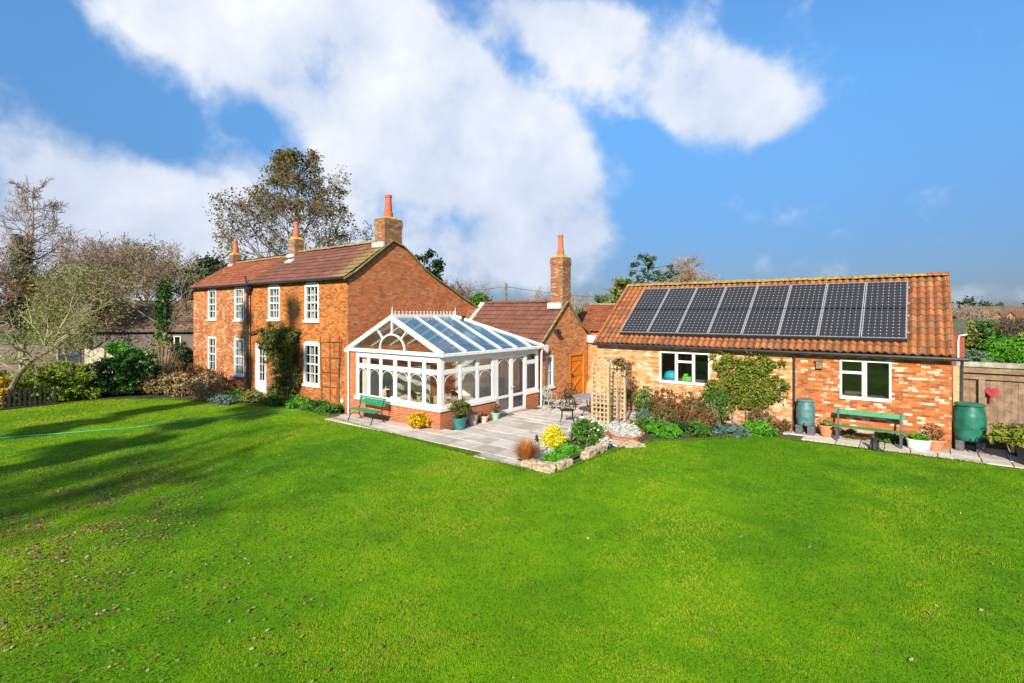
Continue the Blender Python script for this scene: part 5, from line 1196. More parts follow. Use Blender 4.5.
t = shrub('potted_shrub', 'spreading yellow green shrub in a dark pot at the right edge', 'potted shrub', [(15.3, 6.45, .72, .85, .45, .34), (14.7, 6.5, .75, .45, .35, .22)], 2600, .06, LM['climb'], 95, .12, 60, .4, 14, z=.3, elong=3.5)
mb = MB(); mb.lathe([(.2, -.26), (.26, -.1), (.32, .14), (.34, .15), (.34, .2), (.3, .2), (.28, .1)], (15.05, 6.35, .3), 20); mb.build('pot', M['iron'], t, smooth=True)
t = thing('covered_barbecue', 'low heap under a dark blue black cover against the board fence', 'covered furniture', (15.8, 7.55, .04))
mb = MB(); mb.box(14.75, 17.2, 7.25, 7.85, .04, .85); o = mb.build('cover', plain('navy tarpaulin', (.02, .028, .06), .4, vary=.5), t, bevel=.09)
mb = MB(); mb.quad((14.55, 7.1, .55), (14.9, 7.15, .45), (14.78, 7.24, .75), (14.52, 7.3, .85)); mb.build('pale_sheet', M['whitepot'], t)
# ------------------------------------------------------------------ hose across the lawn
mb = MB(); pts = [(-10.03,-9.17), (-9.34,-7.86), (-8.52,-6.18), (-8.08,-4.15), (-7.59,-2.56), (-7.14,-0.76)]
pp = [];
mb.tube([(x, y, .022) for x, y in [(-12.5, -13.5)] + pts], .014, 6); tag(mb.build('garden_hose', plain('green hose', (.03, .42, .20), .4, vary=.1), smooth=True), 'green garden hose lying across the far left lawn', 'hose')
# ------------------------------------------------------------------ left boundary: hedge, shrubs, picket fence, leaning tree
t = thing('picket_fence', 'low dark picket fence at the left lawn edge under the hedge', 'fence', (-16.9, -7, 0)); mb = MB()
p0, p1 = Vector((-16.58,-9.88, 0)), Vector((-16.63,-6.28, 0)); L = (p1 - p0).length; d = (p1 - p0).normalized(); nrm = Vector((-d.y, d.x, 0)); k = int(L / .16)
for i in range(k): q = p0 + d * (i * .16); mb.bar(q, q + Vector((0, 0, .82)), .07, .02, up=nrm)
mb.build('pickets', M['black'], t); mb = MB()
for z in (.2, .62): mb.bar(p0 + nrm * .03 + Vector((0, 0, z)), p1 + nrm * .03 + Vector((0, 0, z)), .03, .07, up=(0, 0, 1))
mb.build('rail', M['darkbark'], t)
for i, (cc, ss, hw, zt, mt, n, sz, lb) in enumerate([
    (-12, 22.6, 1.0, 1.5, 'green', 4500, .09, 'green shrub at the left edge of the picture by the picket fence'),
    (35, 23.2, .95, 1.75, 'yellowgreen', 6500, .085, 'variegated yellow green bush behind the leaning tree trunk'), (62, 23.8, .9, 1.85, 'yellowgreen', 6500, .085, 'larger yellow green bush in the middle of the left hedge'),
    (80, 24.2, .8, 1.7, 'yellowgreen', 5200, .085, 'yellow green bush next to the dark green bush'), (97, 24.8, .85, 1.75, 'dark', 5200, .09, 'dark almost black green bush between yellow bush and laurel'),
    (120, 25.3, 1.0, 2.0, 'laurel', 7500, .11, 'glossy green laurel bush left of the dried shrub'), (140, 26.2, .95, 2.0, 'laurel', 6500, .11, 'second glossy laurel nearer the house'),
    (153, 26.4, .9, .95, 'brownolive', 4200, .06, 'low olive mound in front of the laurels'), (182, 31.0, 1.4, 2.2, 'dark', 6500, .1, 'dark green bush against the far corner of the house'), (163, 32.0, 1.2, 2.6, 'laurel', 5200, .1, 'leafy bush behind the bare pinkish shrub')]):
    pass
    x, y = [(-18.90,-8.27), (-18.10,-6.90), (-17.93,-6.01), (-17.79,-5.40), (-17.91,-4.73), (-17.65,-3.90), (-17.94,-2.99), (-17.20,-2.67), (-21.70,0.18), (-23.63,-0.05)][i]; n = int(n * 1.5); sz *= .72
    shrub('hedge_shrub', lb, 'shrub', [(x, y, zt * .5, hw, .85, zt * .52), (x + .2, y + .3, zt * .3, hw * .95, .8, zt * .33)], n, sz, LM[mt], 100 + i, .13, 170, .6, 6, group='shrubs of the left hedge')
x, y = -17.53,-7.98
shrub('berry_shrub', 'orange berried shrub at the far left edge of the lawn', 'shrub', [(x, y, .75, .5, .4, .6)], 1600, .06, LM['yelloworange'], 115, .1, 40, .6, 6)
x, y = -19.08,-1.59
shrub('bare_shrub', 'leafless pinkish brown upright shrub between laurel and house', 'shrub', [(x, y, 1.5, .9, .9, 1.5)], 1300, .04, LM['dried'], 116, .2, 60, .5, 80, stemmat=bark_mat('pinkish bare stems', (.30, .20, .15), (.42, .30, .22)))
# leaning, twisted garden tree
t = thing('leaning_tree', 'leaning twisted tree with pale lichened bare branches at the left lawn edge', 'tree', (-16.26,-8.07, 0))
rs = random.Random(12); segs, tips = [], []
q = [Vector((-17.71,-7.86, 0)), Vector((-17.30,-7.80, .75)), Vector((-16.73,-7.61, 1.5)), Vector((-16.04,-7.33, 2.05)), Vector((-15.49,-6.90, 2.4)), Vector((-15.48,-6.65, 3.1))]
mb = MB(); mb.tube(q, [.13, .115, .10, .08, .06, .03], 8); mb.build('trunk', M['bark'], t, smooth=True)
for (i, dv, L, r) in [(2, (-.6, .2, .9), 1.9, .07), (3, (-.3, .5, 1.0), 2.1, .07), (3, (.3, -.5, .9), 1.7, .05), (4, (.5, .4, .9), 2.2, .06), (4, (.9, .3, .35), 2.2, .06), (4, (-.2, -.4, 1), 2.0, .05), (5, (.5, .5, .8), 1.8, .04), (5, (-.4, .2, .9), 1.7, .035), (5, (.9, .6, .1), 1.6, .035), (2, (-1, -.5, .5), 2.2, .055), (3, (-.9, -.7, .3), 2.0, .05)]:
    grow(rs, q[i], dv, L * 1.05, r, 3, segs, tips, (2, 4), (30, 70), (.5, .75), .2, .03, .006, 5, .15)
segs_mesh('branches', segs, M['palebark'], t, 4)
leaves('lichen_leaves', [(*q[4], 1.6, 1.6, .9)], 1500, .05, LM['olive'], t, 12, .25, 60, .5)

# ------------------------------------------------------------------ trees behind, left to right
cone = lambda h: max(.1, 1.25 - h)
x, y = -46.60,-2.61
t = tree('larch_tree', 'tall bare conical tree with ivy climbing its straight trunk at far left', 'tree', x, y, 15.0, M['twig'], 3, trunk=.12, rad=.26, lev=3, kids_=(6, 9), ang=(35, 65), ratio=(.45, .65), trop=.06, rmin=.016, limbs=46, excurrent=True, shape=lambda h: max(.15, 1.0 - h * .72), spread=1.0, startf=.15)
leaves('ivy', [(x, y, 5.5, .8, .8, 4.0), (x, y, 9.0, .45, .45, 2.0)], 11000, .16, LM['ivy'], t, 3, .35, 120, .6)
x, y = -43.25,-5.08
tree('bare_tree', 'reddish bare tree cut by the left edge of the picture', 'tree', x, y, 10.5, M['twig'], 4, trunk=.25, rad=.25, lev=4, limbs=10, leaf=(LM['russet'], 2200, .12, .3), rmin=.014)
x, y = -55.04,0.98
tree('bare_tree', 'small grey bare tree behind the tall conical tree', 'tree', x, y, 8.5, M['twig'], 5, trunk=.25, rad=.2, lev=4, limbs=9, rmin=.016)
x, y = -40.11,-0.13
tree('willow_tree', 'bushy olive green willow in front of the bungalow roof', 'tree', x, y, 9.2, M['twig'], 6, trunk=.15, rad=.22, lev=4, limbs=12, leaf=(LM['olive'], 8000, .12, .5), rmin=.013, spread=.9)
x, y = -33.86,-2.89
tree('young_tree', 'young leafy green tree left of the willow', 'tree', x, y, 5.6, M['twig'], 61, trunk=.15, rad=.12, lev=3, limbs=12, leaf=(LM['olive'], 4500, .10, .45), rmin=.012)
x, y = -57.79,6.44
tree('bare_tree', 'wide brown bare tree behind the left end of the bungalow', 'tree', x, y, 16.0, M['twig'], 7, trunk=.22, rad=.34, lev=4, kids_=(5, 7), limbs=13, leaf=(LM['russet'], 1800, .12, .35), rmin=.018, spread=1.2)
x, y = -59.86,9.90
tree('bare_tree', 'brown bare tree rising behind the middle of the bungalow', 'tree', x, y, 16.5, M['twig'], 8, trunk=.22, rad=.34, lev=4, kids_=(5, 7), limbs=12, leaf=(LM['russet'], 1500, .12, .3), rmin=.018, spread=1.2)
x, y = -29.31,1.89
t = tree('ivy_tree', 'spreading bare tree with ivy covered trunk beside the house', 'tree', x, y, 11.0, M['twig'], 9, trunk=.22, rad=.22, lev=4, kids_=(3, 5), limbs=11, leaf=(LM['brownolive'], 3200, .10, .5), rmin=.012, spread=1.25)
leaves('ivy', [(x, y, 3.4, .55, .55, 2.6), (x + .3, y, 5.4, .4, .4, 1.2)], 3600, .10, LM['ivy'], t, 9, .3, 90, .3)
x, y = -52.46,13.08
tree('bare_tree', 'thin bare tree just left of the house roof', 'tree', x, y, 13.5, M['twig'], 10, trunk=.25, rad=.25, lev=4, limbs=10, rmin=.018)
x, y = -48.89,13.30
t = thing('yew_tree', 'dark green rounded evergreen behind the left chimney', 'tree', (x, y, 0))
mb = MB(); mb.tube([(x, y, 0), (x, y, 6)], [.4, .15], 8); mb.build('trunk', M['darkbark'], t)
leaves('crown', [(x, y, 6.5, 3.4, 3.0, 3.6), (x - 2.2, y, 5.5, 2.5, 2.5, 3.0), (x + 2, y, 6.0, 2.2, 2.2, 2.8)], 20000, .24, LM['dark'], t, 11, .55, 150, .75)
# the big tree behind the house
x, y = -30.46,12.36
rs = random.Random(21)
big = tree('tall_tree', 'tall open crowned tree with brown olive leaf clusters behind the house roof', 'tree', x, y, 18.2, M['bark'], 205, trunk=.22, rad=.36, lev=4, kids_=(4, 6), ang=(28, 55), ratio=(.45, .68), trop=.10, rmin=.014, limbs=34, excurrent=True,
     shape=lambda h: max(.22, 1.08 - max(0, h - .42) * 1.6), spread=.98, leaf=(LM['brownolive'], 12500, .15, .19), startf=.35)
x, y = -30.38,17.48
tree('slender_tree', 'thin nearly bare tree between the big tree and the gable chimney', 'tree', x, y, 11.8, M['twig'], 22, trunk=.3, rad=.14, lev=3, limbs=10, leaf=(LM['brownolive'], 700, .13, .4), rmin=.014, spread=.7)
x, y = -33.90,17.28
tree('slender_tree', 'thin pale tree partly hidden behind the main ridge', 'tree', x, y, 10.0, M['twig'], 23, trunk=.3, rad=.14, lev=3, limbs=9, rmin=.014, spread=.7)
# behind the gable and wing
x, y = -24.43,22.06
t = thing('pine_tree', 'dark green conifer top showing behind the gable slope', 'tree', (x, y, 0))
mb = MB(); mb.tube([(x, y, 0), (x, y, 9.3)], [.25, .04], 6); mb.build('trunk', M['darkbark'], t)
leaves('crown', [(x, y, 8.0, 1.6, 1.5, 1.9), (x + .9, y, 7.3, 1.4, 1.3, .9), (x - .6, y, 6.8, 1.8, 1.6, 1.4)], 9000, .2, LM['dark'], t, 24, .35, 90, .7)
x, y = -26.28,28.22
tree('bare_tree', 'grey brown bare tree behind the gable and wing roof junction', 'tree', x, y, 9.6, M['twig'], 25, trunk=.25, rad=.2, lev=4, kids_=(5, 6), limbs=12, rmin=.016, leaf=(LM['russet'], 900, .12, .5))
x, y = -28.98,28.66
tree('bare_tree', 'smaller bare tree just right of the dark conifer top', 'tree', x, y, 7.8, M['twig'], 26, trunk=.25, rad=.16, lev=4, limbs=9, rmin=.016)
x, y = -18.90,23.81
shrub('evergreen_bush', 'bright green bush top showing above the wing ridge', 'shrub', [(x, y, 4.3, 1.2, 1.2, 1.35), (x - 1.6, y, 4.0, 1.0, 1.0, 1.2)], 7000, .16, LM['green'], 27, .25, 80, .7, 4)
x, y = -26.54,45.69
tree('bare_tree', 'hazy bare tree left of the wing chimney', 'tree', x, y, 9.4, M['twig'], 28, trunk=.2, rad=.2, lev=3, limbs=11, rmin=.02)
x, y = -23.07,48.37
tree('bare_tree', 'hazy bare tree right of the wing chimney', 'tree', x, y, 9.0, M['twig'], 29, trunk=.2, rad=.2, lev=3, limbs=11, rmin=.02)
def conifer(name, label, x, y, H, w_, mt, seed, n=9000, z0=1.0, sz=.22):
    t = thing(name, label, 'tree', (x, y, 0)); mb = MB(); mb.tube([(x, y, 0), (x, y, H * .95)], [.25, .04], 6); mb.build('trunk', M['darkbark'], t); rs = random.Random(seed); bl = []; segs = []
    for k in range(26):
        f = k / 25; z = z0 + (H - z0) * f; L = w_ * (1 - f) ** .6 * rs.uniform(.6, 1.15) + .2; a = k * 2.4
        bl.append((x + math.cos(a) * L * .6, y + math.sin(a) * L * .6, z, L * .55, L * .55, .28)); segs.append(((x, y, z - .2), (x + math.cos(a) * L, y + math.sin(a) * L, z + .1), .05, .02))
    segs_mesh('branches', segs, M['darkbark'], t, 4); leaves('crown', bl, n, sz, mt, t, seed, .24, 220, .6); return t
x, y = -10.82,42.67; conifer('cedar_tree', 'blue green cedar with layered branches behind the outbuilding roof', x, y, 10.6, 8.5, LM['bluegreen'], 31, 26000)
x, y = -10.42,35.40; conifer('golden_cypress', 'yellow green conifer left of the outbuilding roof', x, y, 7.6, 4.2, LM['olive'], 32, 11000)
x, y = -9.59,51.19
tree('bare_tree', 'dense rounded brown bare tree above the outbuilding ridge', 'tree', x, y, 12.0, M['twig'], 33, trunk=.2, rad=.3, lev=4, kids_=(7, 9), limbs=20, rmin=.019, spread=1.0, leaf=(LM['russet'], 5000, .11, .35))
# telegraph pole with wires
px, py = -15.78,23.68
t = thing('telegraph_pole', 'grey telegraph pole with wires behind the wing roof', 'telegraph pole', (px, py, 0))
mb = MB(); mb.tube([(px, py, 0), (px, py, 6.6)], [.14, .09], 8); mb.build('pole', M['bark'], t)
mb = MB(); mb.bar((px - .4, py - .3, 6.25), (px + .4, py + .3, 6.25), .07, .07); mb.tube([(px + .1, py, 6.3), (px + .1, py, 6.5)], .05, 6); mb.build('crossbar', M['bark'], t)
for (tx, ty, tz, dz) in ((-25.45,23.81, 6.3, .5), (-5.66,28.96, 5.2, .5)):
    mb = MB(); mb.tube([(px + (tx - px) * k / 8, py + (ty - py) * k / 8, 6.3 + (tz - 6.3) * k / 8 - dz * math.sin(math.pi * k / 8) * .5) for k in range(9)], .016, 4); mb.build('wire', M['slate'], t)

# ------------------------------------------------------------------ neighbouring bungalow on the left
def bungalow(label, x, y, rz, L, W_, he, hr, wins, roofm, wallm, name='bungalow', dormers=()):
    t = thing(name, label, 'house', (0, 0, 0)); holes = [(a, b, z0, z1) for a, b, z0, z1 in wins]
    mb = MB(); wall(mb, 'Y', 0, -L / 2, L / 2, -.1, he, holes, .1)
    for sx in (-L / 2, L / 2): mb.poly([(sx, 0, -.1), (sx, W_, -.1), (sx, W_, he), (sx, W_ / 2, hr - .1), (sx, 0, he)])
    mb.quad((-L / 2, W_, -.1), (L / 2, W_, -.1), (L / 2, W_, he), (-L / 2, W_, he)); mb.build('wall', wallm, t)
    mb = MB(); mb.quad((-L / 2, 1.2, 0), (L / 2, 1.2, 0), (L / 2, 1.2, he), (-L / 2, 1.2, he)); mb.build('interior', M['room'], t)
    sl = (W_ / 2 + .35, hr - he + .15); tiled('roof', roofm, t, (-L / 2 - .3, -.35, he - .15), (1, 0, 0), (0, *sl), L + .6, math.hypot(*sl), .30, .33, .02, .025, sub=4)
    mb = MB(); mb.quad((-L / 2 - .3, W_ / 2, hr), (L / 2 + .3, W_ / 2, hr), (L / 2 + .3, W_ + .35, he - .15), (-L / 2 - .3, W_ + .35, he - .15)); mb.build('rear_roof', roofm, t)
    mb = MB(); mb.box(-L / 2 - .3, L / 2 + .3, -.40, -.36, he - .26, he - .14); mb.build('fascia', M['slate'], t)
    for (a, b, z0, z1) in wins: casement(t, 'Y', 0, a, b, z0, z1, dict(v=[((a + b) / 2, .07)], h=[]))
    for dx in dormers:
        mb = MB(); zb = he + .1; mb.poly([(dx - .5, .2, zb), (dx + .5, .2, zb), (dx + .5, .2, zb + .9), (dx, .2, zb + 1.5), (dx - .5, .2, zb + .9)])
        for sx in (-.5, .5): mb.quad((dx + sx, .2, zb), (dx + sx, 2.5, zb), (dx + sx, 2.5, zb + .9), (dx + sx, .2, zb + .9))
        dm = mb.build('dormer', wallm, t); mb = MB()
        for sx in (-1, 1): mb.quad((dx, .0, zb + 1.6), (dx + sx * .62, .0, zb + .85), (dx + sx * .62, 2.8, zb + .85), (dx, 2.8, zb + 1.6))
        mb.build('dormer_roof', roofm, dm); mb = MB(); mb.box(dx - .3, dx + .3, .12, .19, zb + .25, zb + .85); mb.build('window', M['room'], dm); 
        mb = MB()
        for x_ in (-.32, 0, .32): mb.box(dx + x_ - .03, dx + x_ + .03, .08, .115, zb + .2, zb + .9)
        mb.build('window_frame', M['white'], dm)
    return place(t, x, y, 0, rz)
plainwall = plain('brown rendered wall', (.12, .10, .085), .9, vary=.15)
x, y = -36.97,3.56
bungalow('long brown roofed bungalow behind the trees left of the house', x, y, R(37.64 + 4), 12.5, 8, 2.7, 5.1, [(1.4, 2.4, 1.0, 2.1), (3.5, 5.1, 1.0, 2.1)], M['roofgrey'], plainwall)
# fence panels with ivy, and a parked car in front of the bungalow
t = thing('panel_fence', 'pale weathered board fence panels below the bungalow, partly under ivy', 'fence', (-28.61,-1.37, 0)); q0, q1 = Vector((-30.57,-2.25, 0)), Vector((-24.73,-0.27, 0)); d = (q1 - q0).normalized(); nrm = Vector((-d.y, d.x, 0)); L = (q1 - q0).length
mb = MB(); k = int(L / .17); rs = random.Random(8)
for i in range(k): q = q0 + d * (i * .17); mb.bar(q, q + Vector((0, 0, 1.75 + rs.uniform(-.03, .03) - .2 * math.sin(i * .35) ** 2)), .15, .02, up=nrm)
mb.build('boards', plain('silvered fence wood', (.42, .36, .26), .9, vary=.4, scale=3), t)
for i in range(4): mb = MB(); q = q0 + d * (L * i / 3) - nrm * .05; mb.bar(q, q + Vector((0, 0, 1.9)), .1, .1); mb.build('post', M['fencewood'], t)
x, y = -27.00,-1.39
shrub('ivy_clump', 'bright ivy spilling over the pale fence panels', 'climber', [(x, y, 1.75, 2.1, .35, .35), (x + 1.2, y + .8, 1.2, .35, .3, .8)], 5000, .11, LM['bright'], 121, .16, 70, .5, 4)
x, y = -25.74,-4.20
tree('young_tree', 'young silver barked tree standing in the gravel by the hedge', 'tree', x, y, 3.9, M['palebark'], 41, trunk=.3, rad=.09, lev=3, limbs=8, leaf=(LM['olive'], 900, .08, .3), rmin=.01)
def car(label, mat, x, y, rz):
    t = thing('parked_car', label, 'car', (0, 0, 0)); mb = MB()
    prof = [(-2.0, .35), (-2.05, .7), (-1.9, .85), (-1.1, .95), (-.5, 1.4), (.9, 1.42), (1.6, .98), (2.0, .9), (2.05, .5), (2.0, .3)]
    for k, (sy, w_) in enumerate(((-1, .82), (1, .82))):
        mb.poly([(a, sy * (w_ - .12 * (b > 1.2)), b) for a, b in prof])
    for a, b in zip(prof, prof[1:] + prof[:1]): mb.quad((a[0], -(.82 - .12 * (a[1] > 1.2)), a[1]), (b[0], -(.82 - .12 * (b[1] > 1.2)), b[1]), (b[0], .82 - .12 * (b[1] > 1.2), b[1]), (a[0], .82 - .12 * (a[1] > 1.2), a[1]))
    mb.build('body', mat, t, bevel=.04); mb = MB()
    for sy in (-1, 1): mb.quad((-1.0, sy * .80, .98), (1.4, sy * .80, .98), (.85, sy * .715, 1.35), (-.45, sy * .715, 1.35))
    mb.build('side_window', M['slate'], t)
    for sx in (-1.3, 1.3):
        for sy in (-1, 1): mb = MB(); mb.tube([(sx, sy * .62, .32), (sx, sy * .86, .32)], .32, 14); mb.build('wheel', M['black'], t)
    place(t, x, y, 0, rz)
x, y = -36.37,-0.40
car('dark blue parked car glimpsed before the bungalow at left', plain('dark blue car paint', (.02, .04, .09), .2), x, y, R(30))
# ------------------------------------------------------------------ right background
x, y = 14.31,21.63
t = thing('red_brick_annex', 'small red brick annex with white downpipe showing past the right end of the outbuilding', 'outbuilding', (x, y, 0))
ax_, ay_ = (14.46,21.75)
mb = MB(); wall(mb, 'Y', ay_, ax_ - 6, ax_ + .1, -.1, 2.85); mb.quad((ax_ + .1, ay_, -.1), (ax_ + .1, ay_ + 5, -.1), (ax_ + .1, ay_ + 5, 2.85), (ax_ + .1, ay_, 2.85)); mb.quad((ax_ - 6, ay_, 2.85), (ax_ + .1, ay_, 2.85), (ax_ + .1, ay_ + 5, 2.85), (ax_ - 6, ay_ + 5, 2.85)); mb.build('wall', brick_mat('annex brick', [(.25, .05, .022), (.30, .07, .03), (.20, .04, .02)], (.4, .2, .14), wamt=0), t)
mb = MB(); mb.tube([(ax_ - .14, ay_ - .05, -.0), (ax_ - .14, ay_ - .05, 2.6), (ax_ - .1, ay_ - .1, 2.82), (ax_ + .2, ay_ - .1, 2.9)], .04, 8); mb.build('downpipe', M['white'], t)
x, y = 14.49,31.87
t = thing('garden_shed', 'dark roofed shed beyond the right end of the outbuilding', 'shed', (x, y, 0))
mb = MB(); mb.box(x - 1.6, x + .6, y, y + 2, 0, 2.7); mb.build('wall', M['fencewood'], t); mb = MB(); mb.poly([(x - 1.8, y - .2, 2.65), (x + .75, y - .2, 2.65), (x + .75, y + 1.1, 3.55), (x - 1.8, y + 1.1, 3.55)]); mb.poly([(x - 1.8, y + 2.3, 2.65), (x + .75, y + 2.3, 2.65), (x + .75, y + 1.1, 3.55), (x - 1.8, y + 1.1, 3.55)]); mb.build('roof', plain('mossy felt', (.07, .075, .04), .95, vary=.4), t)
fm2, N = newmat('bright pasture'); g = N.n('ShaderNodeTexCoord').outputs['Object']; finish(N, princ(N, N.mix(N.noise(g, .2, 5), (.10, .20, .02), (.17, .26, .04)), 1, 0, None, .1))
mb = MB(); mb.poly([(*p, .0) for p in [(11.82,29.82), (32.30,45.61), (76.04,175.32), (9.80,124.24)]]); tag(mb.build('pasture', fm2), kind='structure')
h0, h1 = Vector((16.53,33.45, 0)), Vector((24.40,36.99, 0)); hd = (h1 - h0).normalized()
bl = [tuple(h0 + hd * (i * .9) + Vector((0, 0, 1.2))) + (.75, .75, 1.28) for i in range(int((h1 - h0).length / .9))]
t = thing('clipped_hedge', 'bright green clipped hedge beyond the board fence', 'hedge', tuple(h0)); leaves('foliage', bl, 26000, .10, LM['bright'], t, 130, .2, 320, .85); mb = MB()
for b in bl: mb.tube([(b[0], b[1], 0), (b[0], b[1], 1.8)], .05, 4)
mb.build('stems', M['twig'], t)
x, y = 15.27,27.43
shrub('glaucous_shrub', 'blue grey conifer shrubs left of the bright hedge', 'shrub', [(x, y, 1.0, .75, .6, 1.15), (x - .7, y, .9, .5, .5, 1.15)], 6000, .08, LM['bluegreen'], 131, .14, 90, .7, 4)
for i, (c_, h_, w_, mt, lb) in enumerate([(0, 3.0, 1.6, 'olive', 'rounded olive bush below the trees left of the dormered house'), (1, 3.0, 1.8, 'green', 'green bush nearest the dormered house'), (2, 2.5, 1.6, 'dark', 'dark bush between the shed and the green bush'), (3, 1.3, 1.6, 'olive', 'low olive bush in front of the dormered house')]):
    x, y = [(16.60,63.81), (18.72,67.97), (17.56,64.55), (21.35,72.52)][i]
    shrub('field_bush', lb, 'shrub', [(x, y, h_ * .5, w_, w_, h_ * .52)], 5000, .2, LM[mt], 140 + i, .35, 70, .65, 4, group='bushes beyond the pasture')
for i, (c_, H_, lb) in enumerate([(0, 6.6, 'bare tree behind the right end of the outbuilding roof'), (1, 6.3, 'bare tree midway to the dormered house'), (2, 5.6, 'low bare tree just left of the dormered house')]):
    x, y = [(17.10,81.88), (18.78,85.70), (19.72,81.37)][i]
    tree('bare_tree', lb, 'tree', x, y, H_, M['twig'], 150 + i, trunk=.2, rad=.18, lev=4, limbs=10, rmin=.02, spread=1.2)
x, y = 20.11,58.94
tree('orchard_tree', 'small dark trunked round tree in front of the dormered house', 'tree', x, y, 4.4, M['darkbark'], 155, trunk=.3, rad=.2, lev=4, limbs=12, rmin=.016, spread=1.2, leaf=(LM['brownolive'], 700, .10, .35))
x, y = 27.07,89.57
bungalow('red brick house with brown roof and two gabled dormers at the far right', x, y, R(37.64 - 44), 14, 9, 2.5, 5.1, [(-4.5, -3, .8, 1.9), (-1, .5, .8, 1.9), (3, 4.5, .8, 1.9)], M['roofgrey'], M['gable'], 'dormered_house', (-5.3, -3.9, .5, 3.2))
# distant tree line along the horizon
rng = np.random.default_rng(9); bl = []
for k in range(260):
    a = R(37.64 + 90) + R(rng.uniform(-62, 62)); D = rng.uniform(260, 380); bl.append((12.7 + D * math.cos(a), -12.4 + D * math.sin(a), 2.0, rng.uniform(6, 14), rng.uniform(6, 14), rng.uniform(3.5, 7.5)))
o = leaves('distant_woodland', bl, 60000, 1.5, LM['dark'], None, 9, 2.6, 900, .6); tag(o, kind='stuff')
# ------------------------------------------------------------------ the garden's trees behind the viewer, whose shadows cross the lawn
for i, (x, y) in enumerate([(-3.2, -28), (1.4, -28.5)]):
    conifer('cypress_tree', ['narrow dark conifer behind the viewpoint on the left', 'narrow dark conifer behind the viewpoint nearer the middle'][i], x, y, 19.5 + .4 * i, 1.5, LM['dark'], 160 + i, 8000, 3.5, .3)
for i, (x, y, H_) in enumerate([(3.0, -37, 17), (6.3, -31.5, 17), (24, -46, 19), (-9, -37, 17)]):
    tree('garden_tree', ['tall bare tree', 'narrow bare tree', 'tallest bare tree', 'lower bare tree', 'slim bare tree'][i] + ' standing in the garden behind the viewpoint, ' + ['left of its middle', 'near its middle', 'to the right', 'far to the left', 'nearest the lawn'][i], 'tree', x, y, H_, M['bark'], 170 + i, trunk=.42 if i in (1, 4) else .3, rad=.3 if i not in (1, 4) else .2, lev=4 if i in (2, 3) else 3, kids_=(4, 6), limbs=12, rmin=.034, spread=.55 if i in (1, 4) else 1.1, group='bare trees behind the viewpoint')
# ------------------------------------------------------------------ grass blades on the lawn
def in_poly(px, py, poly):
    ins = np.zeros(len(px), bool); n = len(poly)
    for i in range(n):
        x0, y0 = poly[i]; x1, y1 = poly[(i + 1) % n]
        c = ((y0 > py) != (y1 > py)) & (px < (x1 - x0) * (py - y0) / ((y1 - y0) if y1 != y0 else 1e-9) + x0); ins ^= c
    return ins
rng = np.random.default_rng(77)
def scatter(n, s0, s1, powr, half=.98):
    """ground points round the viewpoint, denser where the ground is nearer"""
    s = (s0 ** powr + rng.random(n) * (s1 ** powr - s0 ** powr)) ** (1 / powr); L = rng.uniform(-half - .12, half + .12, n) * s
    x = 12.73 - .6107 * s + .7918 * L; y = -12.42 + .7918 * s + .6107 * L; k = in_poly(x, y, LAWN); return x[k], y[k], s[k]
gx, gy, gs = scatter(1150000, 4.5, 30, .7, 1.25)
n = len(gx)
def vnoise(x, y, sc_, seed):
    r = np.random.default_rng(seed); g = r.random((256, 256)); u, v = x / sc_ + 500, y / sc_ + 500; i, j = np.floor(u).astype(int), np.floor(v).astype(int); fu, fv = u - i, v - j; fu = fu * fu * (3 - 2 * fu); fv = fv * fv * (3 - 2 * fv)
    q = lambda a, b: g[(i + a) % 256, (j + b) % 256]
    return (q(0, 0) * (1 - fu) + q(1, 0) * fu) * (1 - fv) + (q(0, 1) * (1 - fu) + q(1, 1) * fu) * fv
big_ = .38 * vnoise(gx * .9 + gy * .3, gy * .45, 1.9, 1) + .27 * vnoise(gx, gy, .8, 2) + .2 * vnoise(gx, gy, .22, 3) + .15 * vnoise(gx, gy, 5.0, 4)
hgt = (.012 + .020 * rng.random(n)) * (.7 + .6 * big_); wd = .0016 + .00055 * gs
a = rng.uniform(0, 6.283, n); lean = rng.uniform(.2, 1.0, n) * hgt
b0 = np.stack([gx, gy, np.full(n, -.003)], 1); sd_ = np.stack([np.cos(a), np.sin(a), 0 * a], 1) * wd[:, None]; a2 = a + rng.uniform(.5, 2.6, n)
tip = b0 + np.stack([np.cos(a2) * lean, np.sin(a2) * lean, hgt], 1)
V = np.stack([b0 - sd_, b0 + sd_, tip], 1).reshape(-1, 3); F = np.arange(3 * n).reshape(n, 3)
var = np.clip(.44 + 2.3 * (big_ - .5) + .26 * (rng.random(n) - .45), 0, 1)
gl = leaf_mat('lawn grass blades', [(.06, .18, .002), (.15, .35, .002), (.25, .46, .003), (.42, .56, .006), (.50, .52, .04)], .35, .5, upn=.8)
# longer blades leaning over the edges of the paving and beds
E_ = []; rE = np.random.default_rng(5)
for (a_, b_) in zip(LAWN[3:], LAWN[4:] + LAWN[:1]):
    L_ = math.hypot(b_[0] - a_[0], b_[1] - a_[1])
    if L_ > 12: continue
    m_ = int(L_ * 520); t_ = rE.random(m_); E_.append(np.stack([a_[0] + (b_[0] - a_[0]) * t_ + rE.normal(0, .035, m_), a_[1] + (b_[1] - a_[1]) * t_ + rE.normal(0, .035, m_)], 1))
E_ = np.concatenate(E_); m_ = len(E_); an = rE.uniform(0, 6.283, m_); hE = rE.uniform(.025, .075, m_); wE = .007
bE = np.stack([E_[:, 0], E_[:, 1], np.full(m_, .0)], 1); sE = np.stack([np.cos(an), np.sin(an), 0 * an], 1) * wE; aE = rE.uniform(0, 6.283, m_)
VE = np.stack([bE - sE, bE + sE, bE + np.stack([np.cos(aE) * hE * .8, np.sin(aE) * hE * .8, hE], 1)], 1).reshape(-1, 3)
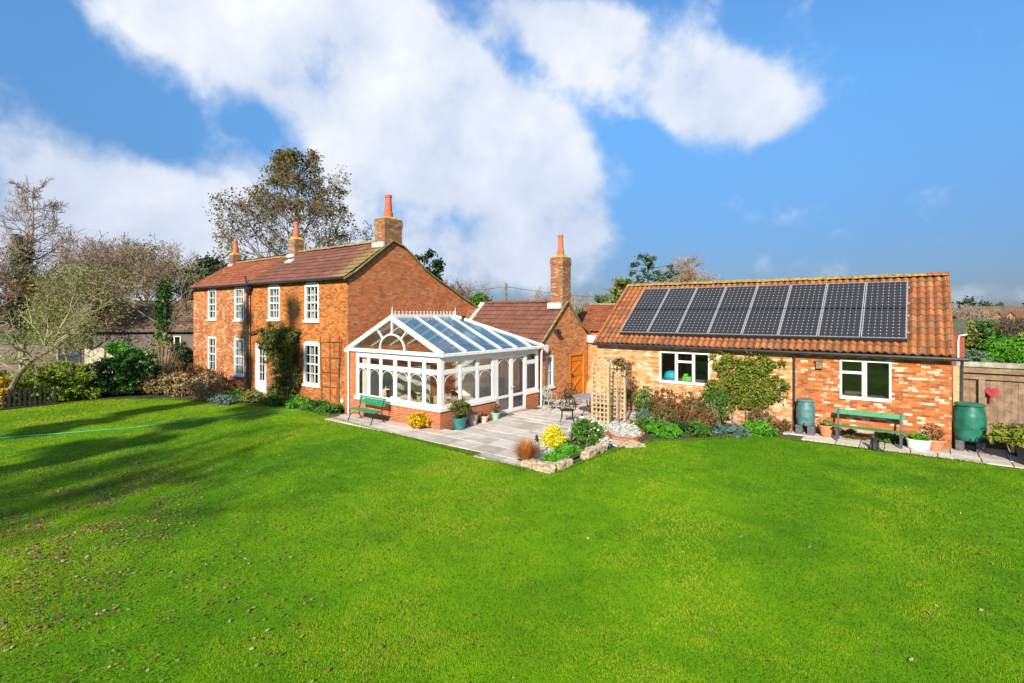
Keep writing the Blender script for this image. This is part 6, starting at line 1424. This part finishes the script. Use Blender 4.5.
F = np.concatenate([F, np.arange(3 * m_).reshape(m_, 3) + len(V)]); V = np.concatenate([V, VE]); var = np.concatenate([var, .1 + .5 * rE.random(m_)])
tag(mesh_np('grass', V, F, gl, None, var), 'short bright green mown grass covering the lawn', 'grass', kind='stuff')
# ------------------------------------------------------------------ fallen leaves
def litter(name, n, cx_, cy_, sx, sy, ang, size, mats, seed, label, s_range=None):
    r = np.random.default_rng(seed)
    if s_range: x, y, s = scatter(n, *s_range)
    else:
        u, v = r.normal(size=n) * sx, r.normal(size=n) * sy; kk = vnoise(u, v, .5, seed) > r.random(n) * .55 + .22; u, v = u[kk], v[kk]; n = len(u); x = cx_ + u * math.cos(ang) - v * math.sin(ang); y = cy_ + u * math.sin(ang) + v * math.cos(ang); k = in_poly(x, y, LAWN); x, y = x[k], y[k]
    n = len(x); th = r.uniform(0, 6.283, n); t = np.stack([np.cos(th), np.sin(th), r.normal(0, .25, n)], 1); b = np.stack([-np.sin(th), np.cos(th), r.normal(0, .25, n)], 1); s = size * r.uniform(.5, 1.3, n)[:, None]
    p = np.stack([x, y, .022 + .010 * r.random(n)], 1); V = []
    for (u, v, w_) in ((-.6, 0, .0), (-.15, .38, .12), (.35, .27, .05), (.65, 0, .1), (.35, -.27, .1), (-.15, -.38, .0)): V.append(p + t * s * u + b * s * v + np.array([0, 0, 1]) * s * w_ * r.uniform(-.3, 1.5, (n, 1)))
    V = np.stack(V, 1).reshape(-1, 3); F = np.arange(6 * n).reshape(n, 6)
    return tag(mesh_np(name, V, F, mats, None, r.random(n)), label, 'leaves', kind='stuff')
lf = leaf_mat('fallen brown leaves', [(.12, .045, .022), (.20, .075, .03), (.26, .11, .045), (.15, .055, .025), (.26, .15, .08), (.40, .30, .21)], .1, .9)
litter('fallen_leaves', 14000, -.2, -9.6, 3.2, 1.3, R(160), .035, lf, 1, 'brown leaves strewn thickly over the left of the lawn')
litter('fallen_leaves', 1500, 4.5, -8.8, 2.4, 1.6, R(150), .038, lf, 2, 'thinner scatter of brown leaves on the lawn near the left foreground')
litter('fallen_leaves', 650, 0, 0, 1, 1, 0, .05, lf, 3, 'odd single leaves dotted over the whole lawn', (5.0, 26, 1.2))
litter('fallen_leaves', 380, 15.6, -3.2, 1.8, 1.2, R(60), .05, lf, 4, 'small group of brown leaves on the right of the lawn')
